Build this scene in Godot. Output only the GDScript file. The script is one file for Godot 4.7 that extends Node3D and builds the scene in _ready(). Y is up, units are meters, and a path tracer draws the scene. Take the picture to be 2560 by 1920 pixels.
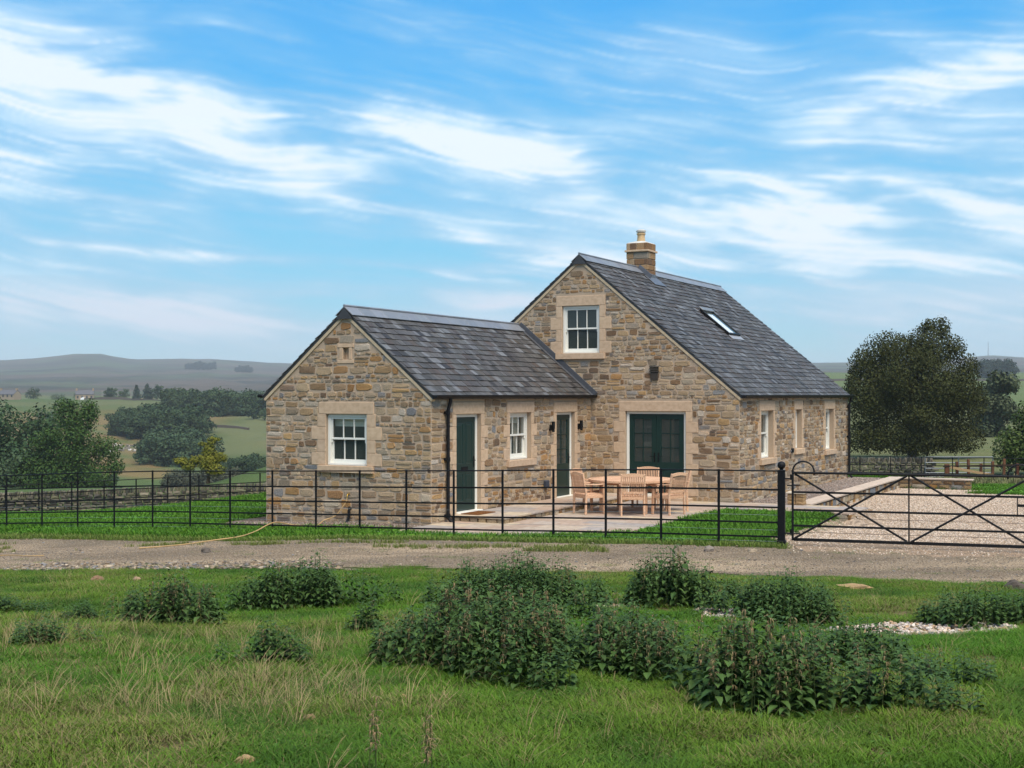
extends Node3D

# World frame: the eye stands at x = 0, z = 0; "d" is the distance north (-z). The cottage has a frame of its own
# (x to the right along its gables, "m" backwards along its long walls), turned by TURN about the annex's corner.
const EYE := 2.637
const TURN := -0.48346
const CORNER := Vector2(-1.623, 25.73)
const AW := 4.165      # annex gable width
const AL := 7.81       # annex length
const MX0 := -4.525    # main block: left and right side, back end
const MX1 := 3.923
const ML := 19.05
const EAVES := 2.66

var rng := RandomNumberGenerator.new()
var taken := {}
var M := {}
var nz := FastNoiseLite.new()
var nz2 := FastNoiseLite.new()


func P(x: float, y: float, d: float) -> Vector3:
	return Vector3(x, y, -d)


func house_at(x: float, m: float, y := 0.0) -> Vector3:
	var c := cos(-TURN)
	var s := sin(-TURN)
	return Vector3(CORNER.x + x * c + m * s, y, -(CORNER.y - x * s + m * c))


func to_house(x: float, d: float) -> Vector2:
	var c := cos(-TURN)
	var s := sin(-TURN)
	var dx := x - CORNER.x
	var dd := d - CORNER.y
	return Vector2(dx * c - dd * s, dx * s + dd * c)


func sr(r: int, g: int, b: int) -> Color:
	return Color(r / 255.0, g / 255.0, b / 255.0).srgb_to_linear()


# ---------------------------------------------------------------- mesh building
class Shape:
	var v := PackedVector3Array()
	var n := PackedVector3Array()
	var c := PackedColorArray()
	var uv := PackedVector2Array()
	var col := Color.WHITE

	func tri(a: Vector3, b: Vector3, d: Vector3, out: Vector3) -> void:
		var nn := (d - a).cross(b - a)
		if nn.length_squared() < 1e-18:
			return
		if nn.dot(out) < 0.0:
			var t := b
			b = d
			d = t
			nn = -nn
		nn = nn.normalized()
		v.append(a); v.append(b); v.append(d)
		n.append(nn); n.append(nn); n.append(nn)
		c.append(col); c.append(col); c.append(col)

	func tri3(a: Vector3, b: Vector3, d: Vector3, na: Vector3, nb: Vector3, nd: Vector3, ca: Color, cb: Color, cd: Color) -> void:
		var nn := (d - a).cross(b - a)
		v.append(a); n.append(na); c.append(ca)
		if nn.dot(na + nb + nd) < 0.0:
			v.append(d); n.append(nd); c.append(cd)
			v.append(b); n.append(nb); c.append(cb)
		else:
			v.append(b); n.append(nb); c.append(cb)
			v.append(d); n.append(nd); c.append(cd)

	func quad(a: Vector3, b: Vector3, d: Vector3, e: Vector3, out: Vector3) -> void:
		tri(a, b, d, out)
		tri(a, d, e, out)

	# box with bevelled edges
	func box(x: Transform3D, size: Vector3, ch := 0.004) -> void:
		var h := size * 0.5
		ch = minf(ch, minf(h.x, minf(h.y, h.z)) * 0.6)
		var q := h - Vector3(ch, ch, ch)
		var o := x.origin
		for ax in 3:
			var a1 := (ax + 1) % 3
			var a2 := (ax + 2) % 3
			for s in [-1.0, 1.0]:
				var w: Array[Vector3] = []
				for t in [[-1.0, -1.0], [1.0, -1.0], [1.0, 1.0], [-1.0, 1.0]]:
					var p := Vector3.ZERO
					p[ax] = s * h[ax]
					p[a1] = t[0] * q[a1]
					p[a2] = t[1] * q[a2]
					w.append(x * p)
				var nrm := Vector3.ZERO
				nrm[ax] = s
				quad(w[0], w[1], w[2], w[3], x.basis * nrm)
			if ch <= 0.0:
				continue
			# bevels along the edges that run along ax
			for s1 in [-1.0, 1.0]:
				for s2 in [-1.0, 1.0]:
					var e: Array[Vector3] = []
					for t in [[-1.0, 0], [1.0, 0], [1.0, 1], [-1.0, 1]]:
						var p := Vector3.ZERO
						p[ax] = t[0] * q[ax]
						p[a1] = s1 * (h[a1] if t[1] == 0 else q[a1])
						p[a2] = s2 * (q[a2] if t[1] == 0 else h[a2])
						e.append(x * p)
					var nn := Vector3.ZERO
					nn[a1] = s1
					nn[a2] = s2
					quad(e[0], e[1], e[2], e[3], x.basis * nn)
		if ch > 0.0:
			for sx in [-1.0, 1.0]:
				for sy in [-1.0, 1.0]:
					for sz in [-1.0, 1.0]:
						tri(x * Vector3(sx * h.x, sy * q.y, sz * q.z), x * Vector3(sx * q.x, sy * h.y, sz * q.z), x * Vector3(sx * q.x, sy * q.y, sz * h.z), x.basis * Vector3(sx, sy, sz))

	func bx(x0: float, x1: float, y0: float, y1: float, z0: float, z1: float, ch := 0.004) -> void:
		box(Transform3D(Basis(), Vector3((x0 + x1) / 2, (y0 + y1) / 2, (z0 + z1) / 2)), Vector3(absf(x1 - x0), absf(y1 - y0), absf(z1 - z0)), ch)

	# bar of rectangular section between two points
	func bar(a: Vector3, b: Vector3, w: float, t: float, up := Vector3.UP, ch := 0.002) -> void:
		var z := (b - a).normalized()
		var xx := up.cross(z)
		if xx.length() < 0.01:
			xx = Vector3.RIGHT.cross(z)
		xx = xx.normalized()
		box(Transform3D(Basis(xx, z.cross(xx), z), (a + b) / 2), Vector3(w, t, a.distance_to(b)), ch)

	# smooth round tube along points, with a radius at each
	func tube(pts: Array, rad: Variant, sides := 8, caps := true) -> void:
		var up := Vector3.UP
		var rings: Array = []
		var nor: Array = []
		for i in pts.size():
			var t: Vector3 = (pts[mini(i + 1, pts.size() - 1)] - pts[maxi(i - 1, 0)]).normalized()
			var xx := up.cross(t)
			if xx.length() < 0.05:
				xx = Vector3.RIGHT.cross(t)
			xx = xx.normalized()
			var yy := t.cross(xx)
			var r: float = rad[i] if rad is Array else rad
			var ring: Array[Vector3] = []
			var rn: Array[Vector3] = []
			for k in sides:
				var a := TAU * k / sides
				var dir := xx * cos(a) + yy * sin(a)
				ring.append(pts[i] + dir * r)
				rn.append(dir)
			rings.append(ring)
			nor.append(rn)
			up = yy
		for i in pts.size() - 1:
			for k in sides:
				var k2 := (k + 1) % sides
				tri3(rings[i][k], rings[i][k2], rings[i + 1][k2], nor[i][k], nor[i][k2], nor[i + 1][k2], col, col, col)
				tri3(rings[i][k], rings[i + 1][k2], rings[i + 1][k], nor[i][k], nor[i + 1][k2], nor[i + 1][k], col, col, col)
		if caps:
			for e in [0, pts.size() - 1]:
				var out: Vector3 = (pts[0] - pts[1]) if e == 0 else (pts[e] - pts[e - 1])
				for k in range(1, sides - 1):
					tri(rings[e][0], rings[e][k], rings[e][k + 1], out)

	# a lathed profile: pairs of radius and height
	func lathe(at: Vector3, prof: Array, sides := 16) -> void:
		for i in prof.size() - 1:
			var p: Vector2 = prof[i]
			var q: Vector2 = prof[i + 1]
			var sl := Vector2(q.y - p.y, p.x - q.x).normalized()
			for k in sides:
				var a := TAU * k / sides
				var b := TAU * (k + 1) / sides
				var da := Vector3(cos(a), 0, sin(a))
				var db := Vector3(cos(b), 0, sin(b))
				var na := da * sl.x + Vector3.UP * sl.y
				var nb := db * sl.x + Vector3.UP * sl.y
				var p0 := at + da * p.x + Vector3.UP * p.y
				var p1 := at + db * p.x + Vector3.UP * p.y
				var q0 := at + da * q.x + Vector3.UP * q.y
				var q1 := at + db * q.x + Vector3.UP * q.y
				if p.x > 1e-5:
					tri3(p0, p1, q1, na, nb, nb, col, col, col)
				if q.x > 1e-5:
					tri3(p0, q1, q0, na, nb, na, col, col, col)

	# prism over a flat polygon (x, y) between z0 and z1, mapped by x
	func prism(x: Transform3D, poly: PackedVector2Array, z0: float, z1: float) -> void:
		var ids := Geometry2D.triangulate_polygon(poly)
		for i in range(0, ids.size(), 3):
			for z in [z0, z1]:
				var o := x.basis * Vector3(0, 0, 1 if z == maxf(z0, z1) else -1)
				tri(x * Vector3(poly[ids[i]].x, poly[ids[i]].y, z), x * Vector3(poly[ids[i + 1]].x, poly[ids[i + 1]].y, z), x * Vector3(poly[ids[i + 2]].x, poly[ids[i + 2]].y, z), o)
		var cw := Geometry2D.is_polygon_clockwise(poly)
		for i in poly.size():
			var a := poly[i]
			var b := poly[(i + 1) % poly.size()]
			var e := b - a
			var o2 := Vector2(e.y, -e.x) * (-1.0 if cw else 1.0)
			quad(x * Vector3(a.x, a.y, z0), x * Vector3(b.x, b.y, z0), x * Vector3(b.x, b.y, z1), x * Vector3(a.x, a.y, z1), x.basis * Vector3(o2.x, o2.y, 0))

	# turn (or mirror) everything built so far
	func bake(b: Basis) -> void:
		var flip := b.determinant() < 0.0
		for i in v.size():
			v[i] = b * v[i]
			n[i] = b * n[i]
		if flip:
			for i in range(0, v.size(), 3):
				var tv := v[i + 1]
				v[i + 1] = v[i + 2]
				v[i + 2] = tv
				var tn := n[i + 1]
				n[i + 1] = n[i + 2]
				n[i + 2] = tn
				var tc := c[i + 1]
				c[i + 1] = c[i + 2]
				c[i + 2] = tc
				if uv.size() == v.size():
					var tu := uv[i + 1]
					uv[i + 1] = uv[i + 2]
					uv[i + 2] = tu

	func mesh() -> ArrayMesh:
		var m := ArrayMesh.new()
		var arr := []
		arr.resize(Mesh.ARRAY_MAX)
		arr[Mesh.ARRAY_VERTEX] = v
		arr[Mesh.ARRAY_NORMAL] = n
		arr[Mesh.ARRAY_COLOR] = c
		if uv.size() == v.size():
			arr[Mesh.ARRAY_TEX_UV] = uv
		m.add_surface_from_arrays(Mesh.PRIMITIVE_TRIANGLES, arr)
		return m


func numbered(called: String) -> String:
	if not taken.has(called):
		taken[called] = 0
		return called
	taken[called] += 1
	return "%s_%03d" % [called, taken[called]]


func tag(o: Node, label: String, category: String, group := "", kind := "") -> void:
	if label:
		o.set_meta("label", label)
	if category:
		o.set_meta("category", category)
	if group:
		o.set_meta("group", group)
	if kind:
		o.set_meta("kind", kind)


func thing(called: String, label: String, category: String, at := Vector3.ZERO, turn := 0.0, group := "") -> Node3D:
	var o := Node3D.new()
	o.name = numbered(called)
	add_child(o)
	o.position = at
	o.rotation.y = turn
	tag(o, label, category, group)
	return o


func put(called: String, s: Variant, m: Material, parent: Node = null, at := Transform3D()) -> MeshInstance3D:
	var o := MeshInstance3D.new()
	if s is Shape and at.basis.determinant() < 0.0:
		s.bake(at.basis)
		at.basis = Basis()
	o.mesh = s.mesh() if s is Shape else s
	o.material_override = m
	o.transform = at
	if parent == null:
		o.name = numbered(called)
		add_child(o)
	else:
		o.name = called
		parent.add_child(o, true)
	return o


func structure(called: String, s: Variant, m: Material, at := Transform3D()) -> MeshInstance3D:
	var o := put(called, s, m, null, at)
	o.set_meta("kind", "structure")
	return o


func scatter(called: String, mesh: Mesh, m: Material, xf: Array, cols: Array, parent: Node = null) -> MultiMeshInstance3D:
	var mm := MultiMesh.new()
	mm.transform_format = MultiMesh.TRANSFORM_3D
	mm.use_colors = true
	mm.mesh = mesh
	mm.instance_count = xf.size()
	for i in xf.size():
		mm.set_instance_transform(i, xf[i])
		mm.set_instance_color(i, cols[i])
	var o := MultiMeshInstance3D.new()
	o.multimesh = mm
	o.material_override = m
	if parent == null:
		o.name = numbered(called)
		add_child(o)
	else:
		o.name = called
		parent.add_child(o, true)
	o.set_meta("kind", "stuff")
	return o


# ---------------------------------------------------------------- materials
func noise_tex(size: int, freq: float, oct: int, ramp: Array, kind := FastNoiseLite.TYPE_SIMPLEX_SMOOTH, seed_ := 1, normal := 0.0) -> NoiseTexture2D:
	var f := FastNoiseLite.new()
	f.noise_type = kind
	f.frequency = freq
	f.fractal_octaves = oct
	f.fractal_type = FastNoiseLite.FRACTAL_FBM if oct > 1 else FastNoiseLite.FRACTAL_NONE
	f.seed = seed_
	var t := NoiseTexture2D.new()
	t.width = size
	t.height = size
	t.seamless = true
	t.noise = f
	if normal > 0.0:
		t.as_normal_map = true
		t.bump_strength = normal
	else:
		var g := Gradient.new()
		var offs := PackedFloat32Array()
		var cols := PackedColorArray()
		for r in ramp:
			offs.append(r[0])
			cols.append(r[1])
		g.offsets = offs
		g.colors = cols
		t.color_ramp = g
	return t


func grey(a: float) -> Color:
	return Color(a, a, a)


func mat(col: Color, rough: float, tex: Texture2D = null, scale := 1.0, bump: Texture2D = null, depth := 1.0, world := true) -> StandardMaterial3D:
	var m := StandardMaterial3D.new()
	m.albedo_color = col.linear_to_srgb()
	m.roughness = rough
	m.vertex_color_use_as_albedo = true
	m.metallic_specular = 0.3
	if tex:
		m.albedo_texture = tex
	if bump:
		m.normal_enabled = true
		m.normal_texture = bump
		m.normal_scale = depth
	if tex or bump:
		m.uv1_triplanar = true
		m.uv1_world_triplanar = world
		m.uv1_scale = Vector3.ONE * scale
	return m


func make_materials() -> void:
	var fine := noise_tex(512, 0.045, 5, [[0.0, grey(0.62)], [0.45, grey(0.86)], [1.0, grey(1.0)]])
	var fine_n := noise_tex(512, 0.05, 5, [], FastNoiseLite.TYPE_SIMPLEX_SMOOTH, 2, 6.0)
	var blot := noise_tex(512, 0.012, 4, [[0.0, Color(0.86, 0.84, 0.82)], [0.5, Color(0.96, 0.95, 0.94)], [1.0, grey(1.0)]], FastNoiseLite.TYPE_SIMPLEX_SMOOTH, 5)
	var wood := noise_tex(512, 0.03, 4, [[0.0, Color(0.74, 0.66, 0.58)], [0.5, Color(0.92, 0.89, 0.86)], [1.0, grey(1.0)]], FastNoiseLite.TYPE_SIMPLEX_SMOOTH, 7)
	var grit := noise_tex(512, 0.11, 3, [[0.25, grey(0.45)], [0.45, grey(0.8)], [0.7, grey(1.0)]], FastNoiseLite.TYPE_SIMPLEX, 9)
	var grit_n := noise_tex(512, 0.11, 3, [], FastNoiseLite.TYPE_SIMPLEX, 9, 10.0)
	M.stone = mat(Color.WHITE, 0.92, noise_tex(512, 0.04, 5, [[0.1, grey(0.5)], [0.45, grey(0.84)], [0.8, grey(1.0)]], FastNoiseLite.TYPE_SIMPLEX_SMOOTH, 3), 2.2, fine_n, 1.3)
	M.mortar = mat(sr(206, 182, 156), 0.97, fine, 3.0, fine_n, 1.2)
	M.dressed = mat(Color.WHITE, 0.88, blot, 1.3, fine_n, 0.25)
	M.slate = StandardMaterial3D.new()
	M.slate.vertex_color_use_as_albedo = true
	M.slate.albedo_texture = noise_tex(512, 0.02, 4, [[0.0, grey(0.66)], [0.5, grey(0.88)], [1.0, grey(1.0)]], FastNoiseLite.TYPE_SIMPLEX_SMOOTH, 12)
	M.slate.roughness = 0.62
	M.slate.metallic_specular = 0.4
	M.slate.uv1_scale = Vector3(1.6, 0.28, 1)
	M.slate.normal_enabled = true
	M.slate.normal_texture = noise_tex(512, 0.02, 4, [], FastNoiseLite.TYPE_SIMPLEX_SMOOTH, 12, 5.0)
	M.slate.normal_scale = 0.5
	M.lead = mat(Color.WHITE, 0.45, blot, 1.5, fine_n, 0.2)
	M.lead.metallic_specular = 0.5
	M.black = mat(sr(16, 16, 18), 0.6, null, 1.0)
	M.black.metallic_specular = 0.35
	M.iron = mat(sr(17, 17, 19), 0.5, null, 1.0, fine_n, 0.15)
	M.white = mat(sr(226, 224, 214), 0.45)
	M.green = mat(sr(13, 43, 38), 0.38, null, 1.0, fine_n, 0.05)
	M.green.metallic_specular = 0.45
	M.teak = mat(Color.WHITE, 0.75, wood, 1.0)
	M.teak.uv1_scale = Vector3(5, 1.2, 5)
	M.teak.uv1_world_triplanar = false
	M.cloth = mat(Color.WHITE, 0.95)
	M.coir = mat(sr(150, 98, 52), 1.0, grit, 6.0, grit_n, 1.0)
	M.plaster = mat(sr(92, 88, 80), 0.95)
	M.floorwood = mat(sr(120, 95, 70), 0.7)
	M.glass = StandardMaterial3D.new()
	M.glass.transparency = BaseMaterial3D.TRANSPARENCY_ALPHA
	M.glass.albedo_color = Color(0.6, 0.68, 0.66, 0.1)
	M.glass.roughness = 0.02
	M.glass.metallic_specular = 0.45
	M.hose = mat(sr(182, 150, 104), 0.5)
	M.brass = mat(sr(190, 150, 70), 0.35)
	M.brass.metallic = 0.8
	M.steel = mat(sr(112, 116, 120), 0.4)
	M.steel.metallic = 0.6
	M.wire = mat(sr(150, 154, 156), 0.4)
	M.wire.metallic = 0.5
	M.timber = mat(Color.WHITE, 0.9, wood, 2.0)
	M.bark = mat(Color.WHITE, 0.95, grit, 2.0, grit_n, 1.0)
	M.leaf = mat(Color.WHITE, 0.7)
	M.leaf.cull_mode = BaseMaterial3D.CULL_DISABLED
	M.leaf.backlight_enabled = true
	M.leaf.backlight = Color(0.06, 0.09, 0.03)
	M.nettle = mat(Color.WHITE, 0.62)
	M.nettle.cull_mode = BaseMaterial3D.CULL_DISABLED
	M.nettle.backlight_enabled = true
	M.nettle.backlight = Color(0.05, 0.09, 0.02)
	M.grass = mat(Color.WHITE, 0.75)
	M.grass.cull_mode = BaseMaterial3D.CULL_DISABLED
	M.grass.backlight_enabled = true
	M.grass.backlight = Color(0.07, 0.11, 0.02)
	M.rock = mat(Color.WHITE, 0.92, fine, 4.0, fine_n, 1.0)
	M.far_rock = mat(Color.WHITE, 0.95)
	M.ground = mat(Color.WHITE, 1.0, noise_tex(1024, 0.02, 5, [[0.2, grey(0.62)], [0.5, grey(0.86)], [0.8, grey(1.0)]], FastNoiseLite.TYPE_SIMPLEX_SMOOTH, 21), 0.35, grit_n, 0.7)
	M.track = mat(Color.WHITE, 1.0, noise_tex(1024, 0.03, 6, [[0.25, Color(0.50, 0.47, 0.44)], [0.42, Color(0.78, 0.75, 0.71)], [0.6, Color(0.94, 0.93, 0.91)], [1.0, grey(1.0)]], FastNoiseLite.TYPE_SIMPLEX_SMOOTH, 23), 0.8, grit_n, 0.45)
	M.gravel = mat(Color.WHITE, 1.0, noise_tex(1024, 0.16, 2, [[0.25, Color(0.40, 0.36, 0.32)], [0.42, Color(0.78, 0.72, 0.66)], [0.55, Color(0.92, 0.84, 0.76)], [0.75, grey(1.0)]], FastNoiseLite.TYPE_CELLULAR, 25), 0.55, noise_tex(1024, 0.16, 2, [], FastNoiseLite.TYPE_CELLULAR, 25, 14.0), 1.0)
	M.pebble = mat(Color.WHITE, 0.85)
	M.slab = mat(Color.WHITE, 0.85, blot, 0.9, fine_n, 0.3)


# ---------------------------------------------------------------- scene
func _ready() -> void:
	rng.seed = 3
	nz.seed = 1
	nz.frequency = 0.1
	nz.noise_type = FastNoiseLite.TYPE_SIMPLEX_SMOOTH
	nz.fractal_octaves = 3
	nz2.seed = 2
	nz2.frequency = 0.1
	nz2.noise_type = FastNoiseLite.TYPE_SIMPLEX_SMOOTH
	nz2.fractal_octaves = 4

	# camera: level, with the lens raised a little
	var cam := Camera3D.new()
	cam.name = "camera"
	add_child(cam)
	cam.position = Vector3(0, EYE, 0)
	cam.projection = Camera3D.PROJECTION_FRUSTUM
	cam.near = 0.1
	cam.far = 9000.0
	cam.size = 2.0 * 0.1 * 0.3
	cam.frustum_offset = Vector2(0, 0.1 * 27.0 / 3200.0)
	cam.current = true

	# sky, soft high sun behind the eye, exposure, haze
	var env := Environment.new()
	env.background_mode = Environment.BG_SKY
	var sky := Sky.new()
	var pano := PanoramaSkyMaterial.new()
	pano.panorama = ImageTexture.create_from_image(sky_image())
	sky.sky_material = pano
	env.sky = sky
	env.background_energy_multiplier = 0.355
	env.tonemap_mode = Environment.TONE_MAPPER_LINEAR
	env.tonemap_exposure = 3.3
	env.fog_enabled = true
	env.fog_density = 0.00021
	env.fog_light_color = Color(0.90, 0.93, 0.95)
	env.sdfgi_enabled = true
	env.ssao_enabled = true
	env.ssil_enabled = true
	var we := WorldEnvironment.new()
	we.name = "world_environment"
	we.environment = env
	add_child(we)
	var sun := DirectionalLight3D.new()
	sun.name = "sun"
	add_child(sun)
	sun.light_energy = 0.5
	sun.light_color = Color(1.0, 0.955, 0.89)
	sun.light_angular_distance = 45.0
	sun.shadow_enabled = true
	sun.look_at_from_position(Vector3(3.5, 14, 8), Vector3.ZERO)

	make_materials()
	build_ground()
	build_paths()
	build_cottage()
	build_paving()
	build_furniture()
	build_fences()
	build_dry_walls()
	build_nettles()
	build_stones()
	build_trees()
	build_far()
	build_grass()


# ---------------------------------------------------------------- terrain
func table(t: PackedVector2Array, x: float) -> float:
	if x <= t[0].x:
		return t[0].y
	for i in range(1, t.size()):
		if x <= t[i].x:
			var a := t[i - 1]
			var b := t[i]
			var k := (x - a.x) / (b.x - a.x)
			var p := t[maxi(i - 2, 0)]
			var q := t[mini(i + 1, t.size() - 1)]
			var ma := (b.y - p.y) / maxf(b.x - p.x, 1e-4) * (b.x - a.x)
			var mb := (q.y - a.y) / maxf(q.x - a.x, 1e-4) * (b.x - a.x)
			var k2 := k * k
			var k3 := k2 * k
			return (2 * k3 - 3 * k2 + 1) * a.y + (k3 - 2 * k2 + k) * ma + (3 * k2 - 2 * k3) * b.y + (k3 - k2) * mb
	return t[-1].y


func pairs(a: Array) -> PackedVector2Array:
	var p := PackedVector2Array()
	for i in range(0, a.size(), 2):
		p.append(Vector2(a[i], a[i + 1]))
	return p


var NEAR := pairs([-300, 14, -60, 4, -12, 1.6, 0, 1.1, 5, 1.0, 8, 0.85, 12, 0.56, 16, 0.31, 18, 0.22, 20, 0.175, 21, 0.16, 22, 0.11, 23, 0.05, 24, 0.0, 30, 0.0, 70, 0.0])
var LEFT := pairs([30, -0.42, 34, -0.66, 37, -0.86, 40, -1.4, 44, -1.85, 50, -2.2, 60, -2.5, 80, -3.2, 110, -6.5, 150, -12, 200, -13.5, 260, -12.3, 300, -10.2, 350, -7, 420, -3.3, 500, -0.5, 560, 0.4, 650, -1, 800, 0, 1000, 5, 1500, 18, 2200, 46, 3000, 88, 3600, 90, 5200, 40])
var RIGHT := pairs([36, -0.26, 40, -0.3, 44, -0.5, 48, -0.8, 58, -1.15, 75, -1.1, 100, -1.3, 150, -2, 250, -1, 400, 2, 600, 8, 900, 18, 1300, 24, 2000, 44, 3000, 86, 3600, 88, 5200, 40])
var DRIVE := pairs([14, 0.42, 16, 0.31, 18, 0.22, 20, 0.16, 22, 0.08, 24, -0.05, 26, -0.15, 28, -0.22, 32, -0.26, 40, -0.3])
# how high the skyline of the far hills stands, against the bearing (x over d)
var SKYLINE := pairs([-1.5, 0.9, -0.6, 0.88, -0.46, 0.86, -0.40, 0.95, -0.375, 1.0, -0.335, 1.13, -0.32, 1.12, -0.303, 0.985, -0.27, 0.985, -0.24, 0.98, -0.21, 0.92, -0.175, 0.86, 0, 0.8, 0.24, 0.9, 0.26, 0.905, 0.32, 0.96, 0.353, 1.04, 0.372, 1.1, 0.38, 1.1, 0.392, 1.04, 0.44, 1.02, 0.6, 0.95, 1.5, 0.9])


func ground_y(x: float, d: float) -> float:
	var near := table(NEAR, d)
	var left := maxf(0.0, -x - 3.0)
	near -= 0.045 * left * smoothstep(13.0, 24.0, d) * (1.0 if left < 30 else 30.0 / left)
	if d > 3.0 and d < 45.0:
		near += nz.get_noise_2d(x * 3.0, d * 3.0) * 0.05 * smoothstep(19.0, 14.0, d) + nz.get_noise_2d(x * 9.0 + 50, d * 9.0) * 0.025 * smoothstep(24.0, 15.0, d)
	var l := to_house(x, d)
	if d > 12.0 and d < 60.0:
		# the drive lies lower than the terrace round the house
		var edge := 6.6 if l.y < 6.2 else (7.05 if l.y < 8.1 else 5.0)
		var low := smoothstep(edge - 0.15, edge + 0.35, l.x) * smoothstep(0.2, 2.0, l.y)
		near = lerpf(near, table(DRIVE, d), low)
	if d < 28.0:
		return near
	var u := x / maxf(d, 1.0)
	var sky := table(SKYLINE, clampf(u, -1.4, 1.4))
	var far_k := smoothstep(900.0, 2600.0, d)
	var lf := table(LEFT, d)
	var rt := table(RIGHT, d)
	if d > 60.0:
		var k := smoothstep(60.0, 300.0, d)
		lf += nz.get_noise_2d(x * 0.35, d * 0.35) * (1.2 * k + 8.0 * smoothstep(900.0, 1800.0, d) * (1.0 - 0.8 * far_k))
		rt += nz.get_noise_2d(x * 0.35 + 90, d * 0.35) * (0.6 * k + 6.0 * smoothstep(900.0, 1800.0, d) * (1.0 - 0.8 * far_k))
		lf = lerpf(lf, lf * sky, far_k)
		rt = lerpf(rt, rt * sky, far_k)
		# the bench beyond the wall lies higher on the cottage's side
		lf += smoothstep(-0.27, -0.16, u) * 2.6 * smoothstep(60.0, 100.0, d) * smoothstep(190.0, 130.0, d)
	var side := smoothstep(-0.10, 0.10, u)
	var wide := lerpf(lf, rt, side)
	# the levelled plot of the house
	var off := maxf(maxf(-9.0 - l.x, l.x - 6.2), maxf(-1.5 - l.y, l.y - 19.6))
	var h := lerpf(near, wide, smoothstep(30.0, 37.0, d))
	return lerpf(near, h, smoothstep(0.0, 4.0, off)) - 0.004


func track_far(x: float) -> float:
	return table(TRACK_FAR, x)


func track_near(x: float) -> float:
	return table(TRACK_NEAR, x)


var TRACK_FAR := pairs([-40, 40, -20, 32, -10.8, 26.6, -4.55, 23.3, 0, 21.7, 5, 20.2, 8, 19.4, 20, 17.5, 40, 15])
var TRACK_NEAR := pairs([-40, 26, -20, 21.5, -7.4, 18.6, -2, 17.8, 0, 17.5, 3, 16.9, 6.2, 15.6, 12, 14.0, 40, 8])


func in_frame(x: float, d: float, spare := 1.2) -> bool:
	return absf(x) < 0.41 * d + spare


func ground_colour(x: float, d: float) -> Color:
	var l := to_house(x, d)
	var n1 := nz.get_noise_2d(x * 1.1, d * 1.1) * 0.5 + 0.5
	var n2 := nz2.get_noise_2d(x * 4.0, d * 4.0) * 0.5 + 0.5
	if d > 12.0 and d < 45.0 and absf(x) < 26.0:
		if on_track(x, d):
			return track_tint(x, d)
		if on_drive(x, d):
			return sr(196, 172, 148)
	if d < 19.0:
		var n3 := nz.get_noise_2d(x * 14.0 + 77, d * 14.0) * 0.5 + 0.5
		if n3 > 0.62 and n2 > 0.48:
			return sr(142, 116, 88)
		return sr(74, 82, 38).lerp(sr(110, 104, 62), smoothstep(0.5, 0.75, n2)).lerp(sr(56, 70, 30), smoothstep(0.55, 0.3, n1))
	if d < 62.0:
		return sr(62, 96, 28).lerp(sr(92, 110, 44), n2)
	var u := x / d
	if d < 900.0:
		var g := sr(96, 116, 62).lerp(sr(122, 126, 82), smoothstep(0.35, 0.7, nz.get_noise_2d(x * 0.12, d * 0.06) * 0.5 + 0.5))
		g = g.lerp(sr(150, 126, 84), smoothstep(0.56, 0.7, nz2.get_noise_2d(x * 0.16 + 30, d * 0.09) * 0.5 + 0.5) * 0.8)
		g = g.lerp(sr(84, 104, 52), smoothstep(0.55, 0.75, nz.get_noise_2d(x * 0.5, d * 0.3) * 0.5 + 0.5) * 0.6)
		if u > 0.1:
			g = sr(98, 128, 66).lerp(sr(140, 134, 88), n1 * 0.7) if d > 300 else sr(138, 136, 92).lerp(sr(112, 122, 70), n1)
		# rough tawny pasture left of the ash tree and on the bank below the wood
		if u < -0.27 and u > -0.42 and d > 240 and d < 470:
			g = g.lerp(sr(158, 128, 86), 0.75 * smoothstep(0.30, 0.55, n1) * smoothstep(470.0, 380.0, d))
		return g
	var moor := sr(80, 76, 64).lerp(sr(108, 96, 82), smoothstep(0.3, 0.7, nz.get_noise_2d(x * 0.03, d * 0.02) * 0.5 + 0.5))
	moor = moor.lerp(sr(94, 106, 74), smoothstep(0.5, 0.66, nz2.get_noise_2d(x * 0.022 + 9, d * 0.03) * 0.5 + 0.5) * 0.9)
	moor = moor.lerp(sr(56, 62, 52), smoothstep(0.56, 0.7, nz2.get_noise_2d(x * 0.05, d * 0.07 + 70) * 0.5 + 0.5) * 0.8)
	if u > 0.1 and d < 1500:
		moor = moor.lerp(sr(104, 128, 76), smoothstep(1500.0, 1200.0, d) * 0.9)
	return moor


func axis(fine_to: float, step: float, limit: float, grow: float) -> PackedFloat32Array:
	var a := PackedFloat32Array()
	var x := 0.0
	var st := step
	while x < limit:
		a.append(x)
		x += st
		if x > fine_to:
			st *= grow
	a.append(limit)
	return a


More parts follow.
